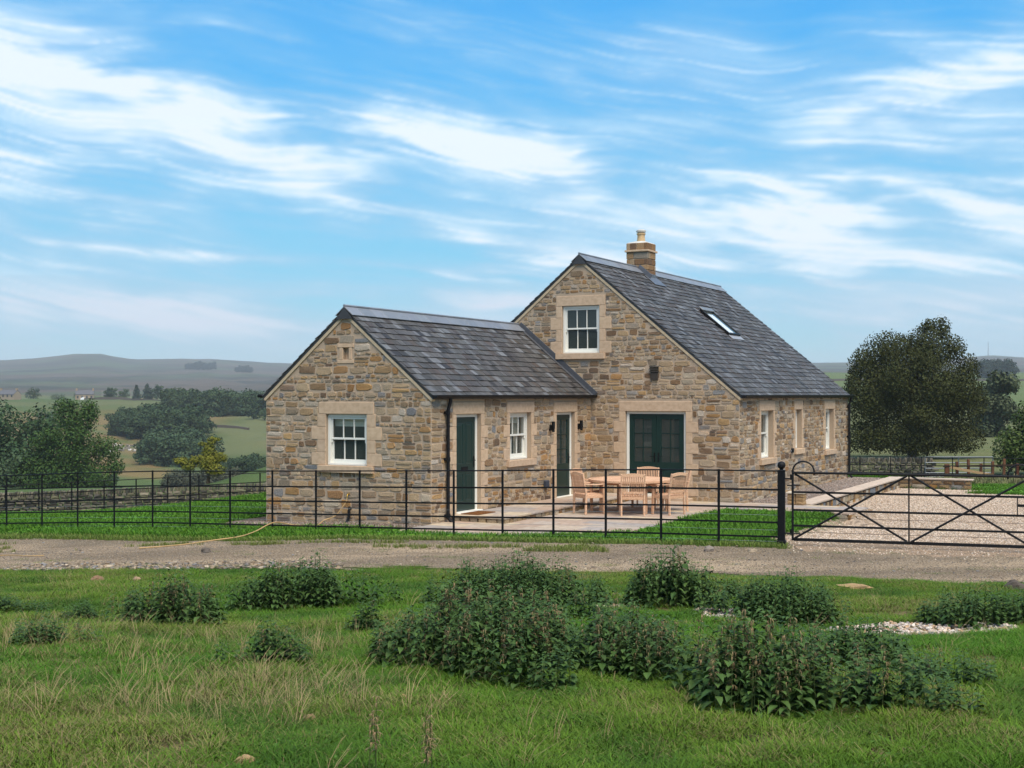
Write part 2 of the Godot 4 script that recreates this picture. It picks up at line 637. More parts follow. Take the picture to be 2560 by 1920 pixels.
func build_ground() -> void:
	var half := axis(15.0, 0.25, 4200.0, 1.075)
	var xs := PackedFloat32Array()
	for i in range(half.size() - 1, 0, -1):
		xs.append(-half[i])
	xs.append_array(half)
	var ds := PackedFloat32Array([-260.0, -140.0, -80.0, -45.0, -25.0, -14.0, -8.0, -4.0, -1.0, 1.0, 2.0])
	var d := 3.0
	while d < 5200.0:
		ds.append(d)
		d += 0.25 if d < 19.0 else (0.5 if d < 62.0 else d * 0.022)
	var v := PackedVector3Array()
	var nn := PackedVector3Array()
	var cc := PackedColorArray()
	var id := PackedInt32Array()
	for j in ds.size():
		for i in xs.size():
			v.append(P(xs[i], ground_y(xs[i], ds[j]), ds[j]))
			cc.append(ground_colour(xs[i], ds[j]))
	var w := xs.size()
	for j in ds.size():
		for i in w:
			var a := v[j * w + maxi(i - 1, 0)]
			var b := v[j * w + mini(i + 1, w - 1)]
			var e := v[maxi(j - 1, 0) * w + i]
			var f := v[mini(j + 1, ds.size() - 1) * w + i]
			nn.append((b - a).cross(f - e).normalized())
	for j in ds.size() - 1:
		for i in w - 1:
			var a := j * w + i
			id.append_array([a, a + w, a + 1, a + 1, a + w, a + w + 1])
	var arr := []
	arr.resize(Mesh.ARRAY_MAX)
	arr[Mesh.ARRAY_VERTEX] = v
	arr[Mesh.ARRAY_NORMAL] = nn
	arr[Mesh.ARRAY_COLOR] = cc
	arr[Mesh.ARRAY_INDEX] = id
	var m := ArrayMesh.new()
	m.add_surface_from_arrays(Mesh.PRIMITIVE_TRIANGLES, arr)
	structure("ground", m, M.ground)


# a sheet that follows the ground a little above it; "inside" gives a height to add, or -1 outside
func sheet(called: String, m: Material, x0: float, x1: float, d0: float, d1: float, step: float, inside: Callable, tint: Callable, lift: float, flat := INF) -> void:
	var s := Shape.new()
	var nx := int((x1 - x0) / step) + 1
	var nd := int((d1 - d0) / step) + 1
	var pts := {}
	for j in nd:
		for i in nx:
			var x := x0 + i * step
			var d := d0 + j * step
			if inside.call(x + step / 2, d + step / 2):
				var q: Array[Vector3] = []
				var cs: Array[Color] = []
				for k in [[0, 0], [1, 0], [1, 1], [0, 1]]:
					var key := Vector2i(i + k[0], j + k[1])
					if not pts.has(key):
						var xx: float = x0 + key.x * step + nz2.get_noise_2d(key.x * 37.0, key.y * 37.0) * step * 0.5
						var dd: float = d0 + key.y * step + nz2.get_noise_2d(key.x * 37.0 + 500, key.y * 37.0) * step * 0.5
						var y := flat if flat != INF else ground_y(xx, dd) + lift
						pts[key] = [P(xx, y, dd), tint.call(xx, dd)]
					q.append(pts[key][0])
					cs.append(pts[key][1])
				var up := Vector3.UP
				s.tri3(q[0], q[1], q[2], up, up, up, cs[0], cs[1], cs[2])
				s.tri3(q[0], q[2], q[3], up, up, up, cs[0], cs[2], cs[3])
	structure(called, s, m)


func on_track(x: float, d: float) -> bool:
	var e := nz.get_noise_2d(x * 5.0, d * 5.0) * 0.9
	return d > track_near(x) + e * 0.5 and d < track_far(x) + e * 0.35


func on_drive(x: float, d: float) -> bool:
	var l := to_house(x, d)
	if d < track_far(x) - 0.35 + nz.get_noise_2d(x * 9.0, d * 9.0) * 0.5 or l.y > 19.1:
		return false
	if l.x > 7.7 + (l.y - 17.5) * 0.2 and l.y > 17.5:
		return false
	if l.y < 6.3:
		return l.x > 6.68 and (x > 4.45)
	if l.y < 8.0:
		return l.x > 6.95
	return l.x > 5.35


func track_tint(x: float, d: float) -> Color:
	var k := smoothstep(0.25, 0.75, nz.get_noise_2d(x * 2.0, d * 5.0) * 0.5 + 0.5)
	var c := sr(196, 176, 150).lerp(sr(156, 141, 122), k)
	c = c.lerp(sr(120, 106, 90), smoothstep(0.5, 0.72, nz2.get_noise_2d(x * 14.0, d * 26.0) * 0.5 + 0.5) * 0.55)
	var w := (d - track_near(x)) / maxf(track_far(x) - track_near(x), 0.1)
	return c.lerp(sr(138, 124, 106), smoothstep(0.45, 0.75, nz2.get_noise_2d(x * 1.3, d * 6.0) * 0.5 + 0.5) * 0.6).lerp(sr(126, 118, 100), smoothstep(0.75, 1.0, w) * 0.4)


func build_paths() -> void:
	sheet("track", M.track, -16.0, 14.0, 12.0, 31.0, 0.2, on_track, track_tint, 0.012)
	var drive_tint := func(x: float, d: float) -> Color: return sr(224, 206, 186).lerp(sr(208, 192, 172), nz.get_noise_2d(x * 2, d * 2) * 0.5 + 0.5)
	sheet("gravel_drive", M.gravel, 3.8, 24.0, 17.0, 44.0, 0.25, on_drive, drive_tint, 0.0135)
	# grey gravel on the terrace beside the long wall
	var grey_tint := func(x: float, d: float) -> Color: return sr(164, 150, 138).lerp(sr(140, 132, 124), nz.get_noise_2d(x * 2, d * 2) * 0.5 + 0.5)
	var terrace := func(x: float, d: float) -> bool:
		var l := to_house(x, d)
		return l.x > 3.8 and l.x < 5.2 and l.y > 7.9 and l.y < 19.3
	sheet("gravel_terrace", M.gravel, 3.0, 13.0, 27.0, 44.0, 0.15, terrace, grey_tint, 0.0, 0.004)
	# gravel round the foot of the annex gable
	var border := func(x: float, d: float) -> bool:
		var l := to_house(x, d)
		var e := nz.get_noise_2d(x * 6, d * 6) * 0.12
		return (l.y < 0.1 and l.y > -0.95 - 0.1 * l.x * 0.3 + e and l.x < 0.35 and l.x > -5.0 + e) or (l.x < -4.1 and l.x > -4.95 + e and l.y < 7 and l.y > -1.0 + e)
	sheet("gravel_border", M.gravel, -8.0, 2.0, 23.0, 34.0, 0.12, border, grey_tint, 0.016)


# ---------------------------------------------------------------- the cottage
var cottage: Node3D
var all_stones: Array = []     # [size in view, wall node, shape args]


func wall_frame(x: float, m: float, side: bool) -> Transform3D:
	if side:
		return Transform3D(Basis(Vector3(0, 0, -1), Vector3.UP, Vector3(1, 0, 0)), Vector3(x, 0, -m))
	return Transform3D(Basis(), Vector3(x, 0, -m))


func top_at(line: PackedVector2Array, s: float) -> float:
	for i in line.size() - 1:
		if s <= line[i + 1].x + 1e-6:
			return lerpf(line[i].y, line[i + 1].y, (s - line[i].x) / (line[i + 1].x - line[i].x))
	return line[-1].y


# mortar face with openings: rects are [s0, s1, y0, y1]
func wall_shape(line: PackedVector2Array, holes: Array, thick: float) -> Shape:
	var sh := Shape.new()
	var cuts := []
	for p in line:
		cuts.append(p.x)
	for h in holes:
		cuts.append(h[0])
		cuts.append(h[1])
	cuts.sort()
	for i in cuts.size() - 1:
		var a: float = cuts[i]
		var b: float = cuts[i + 1]
		if b - a < 1e-5:
			continue
		var mid := (a + b) / 2
		var spans := []
		for h in holes:
			if h[0] < mid and h[1] > mid:
				spans.append(h)
		spans.sort_custom(func(p, q): return p[2] < q[2])
		var y := -0.5
		for k in spans.size() + 1:
			var last := k == spans.size()
			var ya: float = top_at(line, a) if last else spans[k][2]
			var yb: float = top_at(line, b) if last else spans[k][2]
			for z in [0.0, -thick]:
				sh.quad(Vector3(a, y, z), Vector3(b, y, z), Vector3(b, yb, z), Vector3(a, ya, z), Vector3(0, 0, 1 if z == 0.0 else -1))
			if not last:
				y = spans[k][3]
	for h in holes:
		var c := Vector3((h[0] + h[1]) / 2, (h[2] + h[3]) / 2, 0)
		for e in [[h[0], h[2], h[0], h[3]], [h[1], h[2], h[1], h[3]], [h[0], h[2], h[1], h[2]], [h[0], h[3], h[1], h[3]]]:
			var p := Vector3(e[0], e[1], 0)
			var q := Vector3(e[2], e[3], 0)
			var back := Vector3(0, 0, -thick)
			sh.quad(p, q, q + back, p + back, c - (p + q) / 2)
	return sh


const PALETTE := [
	[196, 168, 130], [200, 168, 124], [188, 164, 134], [178, 154, 122], [204, 178, 142], [204, 166, 112], [196, 148, 90], [176, 132, 84],
	[164, 130, 94], [148, 118, 88], [168, 150, 126], [180, 166, 146], [162, 158, 152], [146, 148, 150], [186, 170, 144], [216, 198, 172],
	[224, 208, 186], [136, 108, 82], [122, 102, 86], [206, 188, 160], [198, 172, 136], [184, 166, 140], [208, 180, 140], [172, 142, 106],
	[190, 160, 122], [182, 150, 108], [200, 174, 140], [168, 140, 108]]


# one rubble stone: an uneven eight-sided face, rounded off into the mortar
func rubble(sh: Shape, at: Vector3, w: float, h: float, line: PackedVector2Array, r: RandomNumberGenerator) -> void:
	var j := minf(w, h) * 0.15
	var cx := r.randf_range(0.18, 0.4)
	var cy := r.randf_range(0.16, 0.4)
	var hw := w / 2
	var hh := h / 2
	var base: Array = [[-hw, -hh * (1 - cy)], [-hw * (1 - cx), -hh], [hw * (1 - cx), -hh], [hw, -hh * (1 - cy)], [hw, hh * (1 - cy)], [hw * (1 - cx), hh], [-hw * (1 - cx), hh], [-hw, hh * (1 - cy)]]
	var outer := PackedVector2Array()
	for b in base:
		outer.append(Vector2(b[0] + r.randf_range(-j, j * 0.4) * signf(b[0]), b[1] + r.randf_range(-j, j * 0.4) * signf(b[1])))
	var c1: Array = PALETTE[r.randi() % PALETTE.size()]
	var c2: Array = PALETTE[r.randi() % 16]
	var k := r.randf_range(0.84, 1.1)
	var ca := sr(c1[0], c1[1], c1[2]) * Color(1.0, 0.985, 0.99) * k
	ca = ca.lerp(Color(ca.get_luminance(), ca.get_luminance(), ca.get_luminance()), 0.09)
	var cb := ca.lerp(sr(c2[0], c2[1], c2[2]) * k, r.randf_range(0.1, 0.6))
	var proud := r.randf_range(0.006, 0.02)
	var inset := r.randf_range(0.84, 0.93)
	var cols: Array[Color] = []
	var front: Array[Vector3] = []
	var rim: Array[Vector3] = []
	for p in outer:
		cols.append(ca.lerp(cb, r.randf()))
		front.append(at + Vector3(p.x * inset, p.y * inset, proud + r.randf_range(-0.003, 0.004)))
		rim.append(at + Vector3(p.x, p.y, -0.004))
	var centre := at + Vector3(r.randf_range(-0.2, 0.2) * w, r.randf_range(-0.2, 0.2) * h, proud + r.randf_range(-0.003, 0.006))
	var cc := ca.lerp(cb, r.randf())
	for i in 8:
		var i2 := (i + 1) % 8
		sh.tri(centre, front[i], front[i2], Vector3(0, 0, 1))
		sh.c[-1] = cols[i2]; sh.c[-2] = cols[i]; sh.c[-3] = cc
		var o := Vector3(outer[i].x + outer[i2].x, outer[i].y + outer[i2].y, 0.02)
		sh.quad(front[i], front[i2], rim[i2], rim[i], o)
		for q in range(1, 7):
			sh.c[-q] = cols[i]


func lay_stones(wall: Node3D, line: PackedVector2Array, blocks: Array, near: float, seed_: int) -> void:
	var r := RandomNumberGenerator.new()
	r.seed = seed_
	var width := line[-1].x
	var peak := 0.0
	for p in line:
		peak = maxf(peak, p.y)
	var y := -0.12
	while y < peak:
		var h := r.randf_range(0.07, 0.19)
		var spans := [[0.0, width]]
		for b in blocks:
			var over := minf(y + h, b[3]) - maxf(y, b[2])
			if over > h * 0.3:
				var next := []
				for s in spans:
					if b[0] > s[0] + 0.03 and b[0] < s[1]:
						next.append([s[0], b[0]])
					elif b[0] >= s[1]:
						next.append(s)
					if b[1] < s[1] - 0.03 and b[1] > s[0]:
						next.append([b[1], s[1]])
					elif b[1] <= s[0]:
						next.append(s)
				spans = next
		for s in spans:
			var a: float = s[0]
			while a < s[1] - 0.03:
				var w := clampf(h * r.randf_range(0.7, 2.9), 0.07, 0.44)
				if s[1] - a - w < 0.1:
					w = s[1] - a
					if w > 0.4:
						w *= 0.5
				var parts := [[y, h]]
				if h > 0.13 and w > 0.14 and r.randf() < 0.24:
					var f := r.randf_range(0.35, 0.65)
					parts = [[y, h * f], [y + h * f, h * (1 - f)]]
				for q in parts:
					var lift := nz.get_noise_2d(a * 22.0 + seed_ * 13, y * 30.0) * 0.035
					var jt := r.randf_range(0.012, 0.02)
					var sw: float = w - jt
					var shh: float = q[1] - jt
					var at := Vector3(a + w / 2, q[0] + q[1] / 2 + lift, 0)
					var lim := minf(top_at(line, clampf(at.x - sw * 0.5, 0, width)), top_at(line, clampf(at.x + sw * 0.5, 0, width))) - 0.05
					if at.y + shh / 2 > lim:
						var bottom := at.y - shh / 2
						if lim - bottom < 0.05:
							# try a narrower stone under the slope
							sw *= 0.5
							lim = maxf(top_at(line, clampf(at.x - sw * 0.5, 0, width)), 0) - 0.06
							lim = minf(lim, top_at(line, clampf(at.x + sw * 0.5, 0, width)) - 0.06)
							if lim - bottom < 0.04:
								continue
						shh = minf(shh, lim - bottom)
						at.y = bottom + shh / 2
					if sw < 0.04 or shh < 0.03:
						continue
					all_stones.append([sw * shh / (near * near), wall, at, sw, shh, line, r.randi()])
				a += w
		y += h


func finish_stones() -> void:
	all_stones.sort_custom(func(p, q): return p[0] > q[0])
	var rest := {}
	for i in all_stones.size():
		var e: Array = all_stones[i]
		var r := RandomNumberGenerator.new()
		r.seed = e[6]
		if i < 300:
			var sh := Shape.new()
			rubble(sh, Vector3.ZERO, e[3], e[4], e[5], r)
			put("stone", sh, M.stone, e[1], Transform3D(Basis(), e[2]))
		else:
			if not rest.has(e[1]):
				rest[e[1]] = Shape.new()
			rubble(rest[e[1]], e[2], e[3], e[4], e[5], r)
	for w in rest:
		put("smaller_stones", rest[w], M.stone, w).set_meta("kind", "stuff")
	print("stones ", all_stones.size())


func dressed_block(called: String, parent: Node3D, s0: float, s1: float, y0: float, y1: float, z0: float, z1: float) -> void:
	var sh := Shape.new()
	var k := rng.randf_range(0.965, 1.03)
	sh.col = sr(204, 178, 149).lerp(sr(198, 173, 147), rng.randf()) * k
	sh.bx(s0 + 0.0025, s1 - 0.0025, y0 + 0.0025, y1 - 0.0025, z0, z1, 0.006)
	put(called, sh, M.dressed, parent)


# lintel, sill and jamb blocks round an opening; gives their rects back
func surround(part: Node3D, h: Array, rows: int, wide: float, narrow: float, lip: float, sill := 0.15, lint := 0.255) -> Array:
	var rects := []
	var s0: float = h[0]
	var s1: float = h[1]
	var y0: float = h[2]
	var y1: float = h[3]
	dressed_block("lintel", part, s0 - lip, s1 + lip, y1, y1 + lint, -0.28, 0.018)
	rects.append([s0 - lip, s1 + lip, y1, y1 + lint])
	if sill > 0.0:
		dressed_block("sill", part, s0 - lip, s1 + lip, y0 - sill, y0, -0.12, 0.075)
		rects.append([s0 - lip, s1 + lip, y0 - sill, y0])
	for k in rows:
		var a := y0 + (y1 - y0) * k / rows
		var b := y0 + (y1 - y0) * (k + 1) / rows
		var w := wide if (k % 2 == (0 if rows % 2 == 0 else 1)) else narrow
		dressed_block("jamb_block", part, s0 - w, s0, a, b, -0.28, 0.016)
		dressed_block("jamb_block", part, s1, s1 + w, a, b, -0.28, 0.016)
		rects.append([s0 - w, s0, a, b])
		rects.append([s1, s1 + w, a, b])
	return rects


func pane(parent: Node3D, s0: float, s1: float, y0: float, y1: float, z: float) -> void:
	var g := Shape.new()
	g.quad(Vector3(s0, y0, z), Vector3(s1, y0, z), Vector3(s1, y1, z), Vector3(s0, y1, z), Vector3(0, 0, 1))
	put("pane", g, M.glass, parent)


func sash_window(wall: Transform3D, h: Array, cols: int, recess: float, wide: float, narrow: float, lip: float, blind: float, curtain: bool, label: String) -> Array:
	var part := Node3D.new()
	part.name = "window"
	cottage.add_child(part, true)
	part.transform = wall
	part.set_meta("label", label)
	var rects := surround(part, h, 4, wide, narrow, lip)
	var s0: float = h[0] + 0.004
	var s1: float = h[1] - 0.004
	var y0: float = h[2] + 0.004
	var y1: float = h[3] - 0.004
	var z := -recess
	var fr := Shape.new()
	fr.bx(s0, s0 + 0.065, y0, y1, z - 0.12, z)
	fr.bx(s1 - 0.065, s1, y0, y1, z - 0.12, z)
	fr.bx(s0 + 0.065, s1 - 0.065, y1 - 0.06, y1, z - 0.12, z)
	fr.bx(s0 + 0.065, s1 - 0.065, y0, y0 + 0.045, z - 0.12, z + 0.02)
	put("frame", fr, M.white, part)
	var mid := lerpf(y0, y1, 0.52)
	for up in [true, false]:
		var a := mid - 0.02 if up else y0 + 0.046
		var b := y1 - 0.061 if up else mid + 0.02
		var zz := z - 0.02 if up else z - 0.062
		var i0 := s0 + 0.064
		var i1 := s1 - 0.064
		var sa := Shape.new()
		var bot := 0.042 if up else 0.075
		var top := 0.042 if up else 0.036
		sa.bx(i0, i0 + 0.042, a, b, zz - 0.038, zz, 0.003)
		sa.bx(i1 - 0.042, i1, a, b, zz - 0.038, zz, 0.003)
		sa.bx(i0 + 0.042, i1 - 0.042, b - top, b, zz - 0.038, zz, 0.003)
		sa.bx(i0 + 0.042, i1 - 0.042, a, a + bot, zz - 0.038, zz, 0.003)
		if up:
			for e in [i0 + 0.001, i1 - 0.036]:
				sa.bx(e, e + 0.035, a - 0.07, a + 0.001, zz - 0.036, zz - 0.002, 0.008)
		put("upper_sash" if up else "lower_sash", sa, M.white, part)
		var w := (i1 - i0 - 0.084) / cols
		for k in cols:
			var p0 := i0 + 0.042 + w * k
			if k > 0:
				var gb := Shape.new()
				gb.bx(p0 - 0.011, p0 + 0.011, a + bot, b - top, zz - 0.034, zz - 0.004, 0.004)
				put("glazing_bar", gb, M.white, part)
			pane(part, p0 + (0.011 if k > 0 else 0.0), p0 + w - (0.011 if k < cols - 1 else 0.0), a + bot, b - top, zz - 0.02)
	if blind > 0.0:
		var bl := Shape.new()
		bl.col = sr(206, 208, 190)
		var n := 4
		for k in n:
			var f := blind / n
			bl.bx(s0 + 0.05, s1 - 0.05, y1 - 0.04 - f * (k + 1), y1 - 0.042 - f * k, z - 0.19 - 0.006 * (k % 2), z - 0.185 - 0.006 * (k % 2), 0.002)
		put("blind", bl, M.cloth, part)
	if curtain:
		for side in [0, 1]:
			var cu := Shape.new()
			cu.col = sr(176, 168, 150)
			var n := 10
			for k in n:
				var e0 := (s0 + 0.02 + 0.022 * k) if side == 0 else (s1 - 0.02 - 0.022 * k)
				var e1 := (s0 + 0.02 + 0.022 * (k + 1)) if side == 0 else (s1 - 0.02 - 0.022 * (k + 1))
				var za := z - 0.24 - (0.03 if k % 2 else 0.0)
				var zb := z - 0.24 - (0.0 if k % 2 else 0.03)
				cu.quad(Vector3(e0, y0 - 0.1, za), Vector3(e1, y0 - 0.1, zb), Vector3(e1, y1, zb), Vector3(e0, y1, za), Vector3(0, 0, 1))
			put("curtain", cu, M.cloth, part)
	return rects


# a rectangular moulding that frames a sunk panel
func panel(sh: Shape, s0: float, s1: float, y0: float, y1: float, z: float) -> void:
	var o := [Vector2(s0, y0), Vector2(s1, y0), Vector2(s1, y1), Vector2(s0, y1)]
	var rings := [[0.0, 0.0], [0.012, 0.004], [0.024, -0.005], [0.038, -0.005], [0.055, -0.001]]
	for k in rings.size() - 1:
		for i in 4:
			var i2 := (i + 1) % 4
			var pts: Array[Vector3] = []
			for t in [[i, k], [i2, k], [i2, k + 1], [i, k + 1]]:
				var p: Vector2 = o[t[0]]
				var e: float = rings[t[1]][0]
				pts.append(Vector3(p.x + (e if t[0] == 0 or t[0] == 3 else -e), p.y + (e if t[0] < 2 else -e), z + rings[t[1]][1]))
			sh.quad(pts[0], pts[1], pts[2], pts[3], Vector3(0, 0, 1))
	var e2 := 0.055
	sh.quad(Vector3(s0 + e2, y0 + e2, z - 0.001), Vector3(s1 - e2, y0 + e2, z - 0.001), Vector3(s1 - e2, y1 - e2, z - 0.001), Vector3(s0 + e2, y1 - e2, z - 0.001), Vector3(0, 0, 1))


# stiles and rails as flush boards with holes left for panels or panes
func leaf_grid(sh: Shape, s0: float, s1: float, y0: float, y1: float, z: float, holes: Array) -> void:
	var line := PackedVector2Array([Vector2(s0, y1), Vector2(s1, y1)])
	var cuts_s := [s0, s1]
	var cuts_y := [y0, y1]
	for h in holes:
		cuts_s.append_array([h[0], h[1]])
		cuts_y.append_array([h[2], h[3]])
	cuts_s.sort()
	cuts_y.sort()
	for i in cuts_s.size() - 1:
		for j in cuts_y.size() - 1:
			var a: float = cuts_s[i]
			var b: float = cuts_s[i + 1]
			var c: float = cuts_y[j]
			var d: float = cuts_y[j + 1]
			if b - a < 1e-5 or d - c < 1e-5:
				continue
			var solid := true
			for h in holes:
				if h[0] < (a + b) / 2 and h[1] > (a + b) / 2 and h[2] < (c + d) / 2 and h[3] > (c + d) / 2:
					solid = false
			if solid:
				for zz in [z, z - 0.045]:
					sh.quad(Vector3(a, c, zz), Vector3(b, c, zz), Vector3(b, d, zz), Vector3(a, d, zz), Vector3(0, 0, 1 if zz == z else -1))
	for h in holes + [[s0, s1, y0, y1]]:
		var inner: bool = h != [s0, s1, y0, y1]
		var c := Vector3((h[0] + h[1]) / 2, (h[2] + h[3]) / 2, 0)
		for e in [[h[0], h[2], h[0], h[3]], [h[1], h[2], h[1], h[3]], [h[0], h[2], h[1], h[2]], [h[0], h[3], h[1], h[3]]]:
			var p := Vector3(e[0], e[1], z)
			var q := Vector3(e[2], e[3], z)
			var back := Vector3(0, 0, -0.045)
			sh.quad(p, q, q + back, p + back, (c - (p + q) / 2) * (1.0 if inner else -1.0))


func lever(part: Node3D, s: float, y: float, z: float, dir: float) -> void:
	var sh := Shape.new()
	sh.bx(s - 0.02, s + 0.02, y - 0.12, y + 0.12, z, z + 0.01, 0.004)
	sh.tube([Vector3(s, y + 0.03, z + 0.008), Vector3(s, y + 0.03, z + 0.05)], 0.009, 8)
	sh.tube([Vector3(s, y + 0.03, z + 0.046), Vector3(s + dir * 0.11, y + 0.03, z + 0.05)], 0.008, 8)
	put("handle", sh, M.iron, part)


func door_part(wall: Transform3D, h: Array, label: String, rows: int, wide: float, narrow: float, lip: float, recess: float) -> Array:
	var part := Node3D.new()
	part.name = "door"
	cottage.add_child(part, true)
	part.transform = wall
	part.set_meta("label", label)
	var rects := surround(part, h, rows, wide, narrow, lip, 0.0)
	var z := -recess
	var fr := Shape.new()
	var s0: float = h[0] + 0.004
	var s1: float = h[1] - 0.004
	fr.bx(s0, s0 + 0.07, h[2], h[3] - 0.004, z - 0.1, z)
	fr.bx(s1 - 0.07, s1, h[2], h[3] - 0.004, z - 0.1, z)
	fr.bx(s0 + 0.07, s1 - 0.07, h[3] - 0.064, h[3] - 0.004, z - 0.1, z)
	put("frame", fr, M.white, part)
	var th := Shape.new()
	th.bx(s0 - 0.0, s1, h[2] - 0.045, h[2] + 0.02, z - 0.1, 0.06)
	put("threshold", th, M.white, part)
	return [part, rects, s0 + 0.072, s1 - 0.072, h[2] + 0.024, h[3] - 0.067, z - 0.02]


func glazed_leaf(part: Node3D, s0: float, s1: float, y0: float, y1: float, z: float, hand: float) -> void:
	var sh := Shape.new()
	var g := [s0 + 0.125, s1 - 0.125, y0 + 0.79, y1 - 0.125]
	var p := [s0 + 0.125, s1 - 0.125, y0 + 0.22, y0 + 0.63]
	leaf_grid(sh, s0, s1, y0, y1, z, [g, p])
	panel(sh, p[0], p[1], p[2], p[3], z)
	put("leaf", sh, M.green, part)
	for k in 1:
		var b := Shape.new()
		b.bx((g[0] + g[1]) / 2 - 0.012, (g[0] + g[1]) / 2 + 0.012, g[2], g[3], z - 0.035, z - 0.004, 0.004)
		put("glazing_bar", b, M.green, part)
	for k in [1, 2]:
		var y: float = lerpf(g[2], g[3], k / 3.0)
		for side in [[g[0], (g[0] + g[1]) / 2 - 0.012], [(g[0] + g[1]) / 2 + 0.012, g[1]]]:
			var b := Shape.new()
			b.bx(side[0], side[1], y - 0.011, y + 0.011, z - 0.034, z - 0.006, 0.004)
			put("glazing_bar", b, M.green, part)
	for k in 3:
		var ya: float = lerpf(g[2], g[3], k / 3.0) + (0.011 if k else 0.0)
		var yb: float = lerpf(g[2], g[3], (k + 1) / 3.0) - (0.011 if k < 2 else 0.0)
		pane(part, g[0], (g[0] + g[1]) / 2 - 0.012, ya, yb, z - 0.02)
		pane(part, (g[0] + g[1]) / 2 + 0.012, g[1], ya, yb, z - 0.02)
	lever(part, (s1 - 0.05) if hand > 0 else (s0 + 0.05), y0 + 0.9, z, -hand)


var slate_list: Array = []


func slate_colour(r: RandomNumberGenerator) -> Color:
	var k := r.randf()
	var c := sr(108, 105, 102).lerp(sr(88, 85, 83), r.randf())
	if k < 0.16:
		c = sr(134, 135, 137).lerp(c, r.randf() * 0.6)
	elif k < 0.34:
		c = sr(94, 83, 75).lerp(c, r.randf() * 0.6)
	elif k < 0.42:
		c = sr(70, 67, 66)
	return c * r.randf_range(0.66, 0.95)


# one slate lying on a slope: s along the ridge, t down the slope, n off the roof
func slate_shape(sh: Shape, w: float, l: float, r: RandomNumberGenerator) -> void:
	sh.col = slate_colour(r)
	var u0 := Vector2(r.randf() * 7, r.randf() * 7)
	var a := Vector3(0.002, 0.0, 0.004)
	var b := Vector3(w - 0.002, 0.0, 0.004)
	var drop := r.randf_range(-0.006, 0.006)
	var lift := r.randf_range(0.022, 0.034)
	var d := Vector3(w - r.randf_range(0.002, 0.006), l + drop + r.randf_range(-0.003, 0.003), lift)
	var mid := Vector3(w * r.randf_range(0.35, 0.65), l + drop + r.randf_range(-0.002, 0.006), lift + r.randf_range(-0.002, 0.002))
	var e := Vector3(r.randf_range(0.002, 0.006), l + drop + r.randf_range(-0.003, 0.003), lift)
	var dn := Vector3(0, 0, -0.014)
	var up := Vector3(0, 0, 1)
	sh.tri(a, b, mid, up)
	sh.tri(a, mid, e, up)
	sh.tri(b, d, mid, up)
	sh.quad(e, mid, mid + dn, e + dn, Vector3(0, 1, 0))
	sh.quad(mid, d, d + dn, mid + dn, Vector3(0, 1, 0))
	sh.quad(a, e, e + dn, a + dn, Vector3(-1, 0, 0))
	sh.quad(b, d, d + dn, b + dn, Vector3(1, 0, 0))
	while sh.uv.size() < sh.v.size():
		var q := sh.v[sh.uv.size()]
		sh.uv.append(Vector2(q.x, q.y) + u0)


func lay_slates(roof: Node3D, frame: Transform3D, length: float, slope: float, seed_: int, near: float, skip: Callable) -> void:
	var r := RandomNumberGenerator.new()
	r.seed = seed_
	var gap := 0.19
	var t := slope
	var row := 0
	while t > 0.1:
		var s := -0.05 if row % 2 == 0 else -0.16
		while s < length:
			var w := r.randf_range(0.15, 0.27)
			var a := maxf(s, -0.05)
			var b := minf(s + w, length)
			if b - a > 0.05 and not skip.call((a + b) / 2, t - gap / 2):
				var l := minf(gap + 0.07, t)
				slate_list.append([(b - a) * gap / (near * near), roof, frame * Transform3D(Basis(), Vector3(a, t - l, 0)), b - a, l, r.randi()])
			s += w
		t -= gap
		row += 1


func finish_slates() -> void:
	slate_list.sort_custom(func(p, q): return p[0] > q[0])
	var rest := {}
	for i in slate_list.size():
		var e: Array = slate_list[i]
		var r := RandomNumberGenerator.new()
		r.seed = e[5]
		var sh := Shape.new()
		slate_shape(sh, e[3], e[4], r)
		if i < 300:
			put("slate", sh, M.slate, e[1], e[2])
		else:
			if not rest.has(e[1]):
				rest[e[1]] = Shape.new()
			var o: Shape = rest[e[1]]
			var x: Transform3D = e[2]
			sh.bake(x.basis)
			for k in sh.v.size():
				o.v.append(sh.v[k] + x.origin)
			o.n.append_array(sh.n)
			o.c.append_array(sh.c)
			o.uv.append_array(sh.uv)
	for w in rest:
		put("farther_slates", rest[w], M.slate, w).set_meta("kind", "stuff")
	print("slates ", slate_list.size())


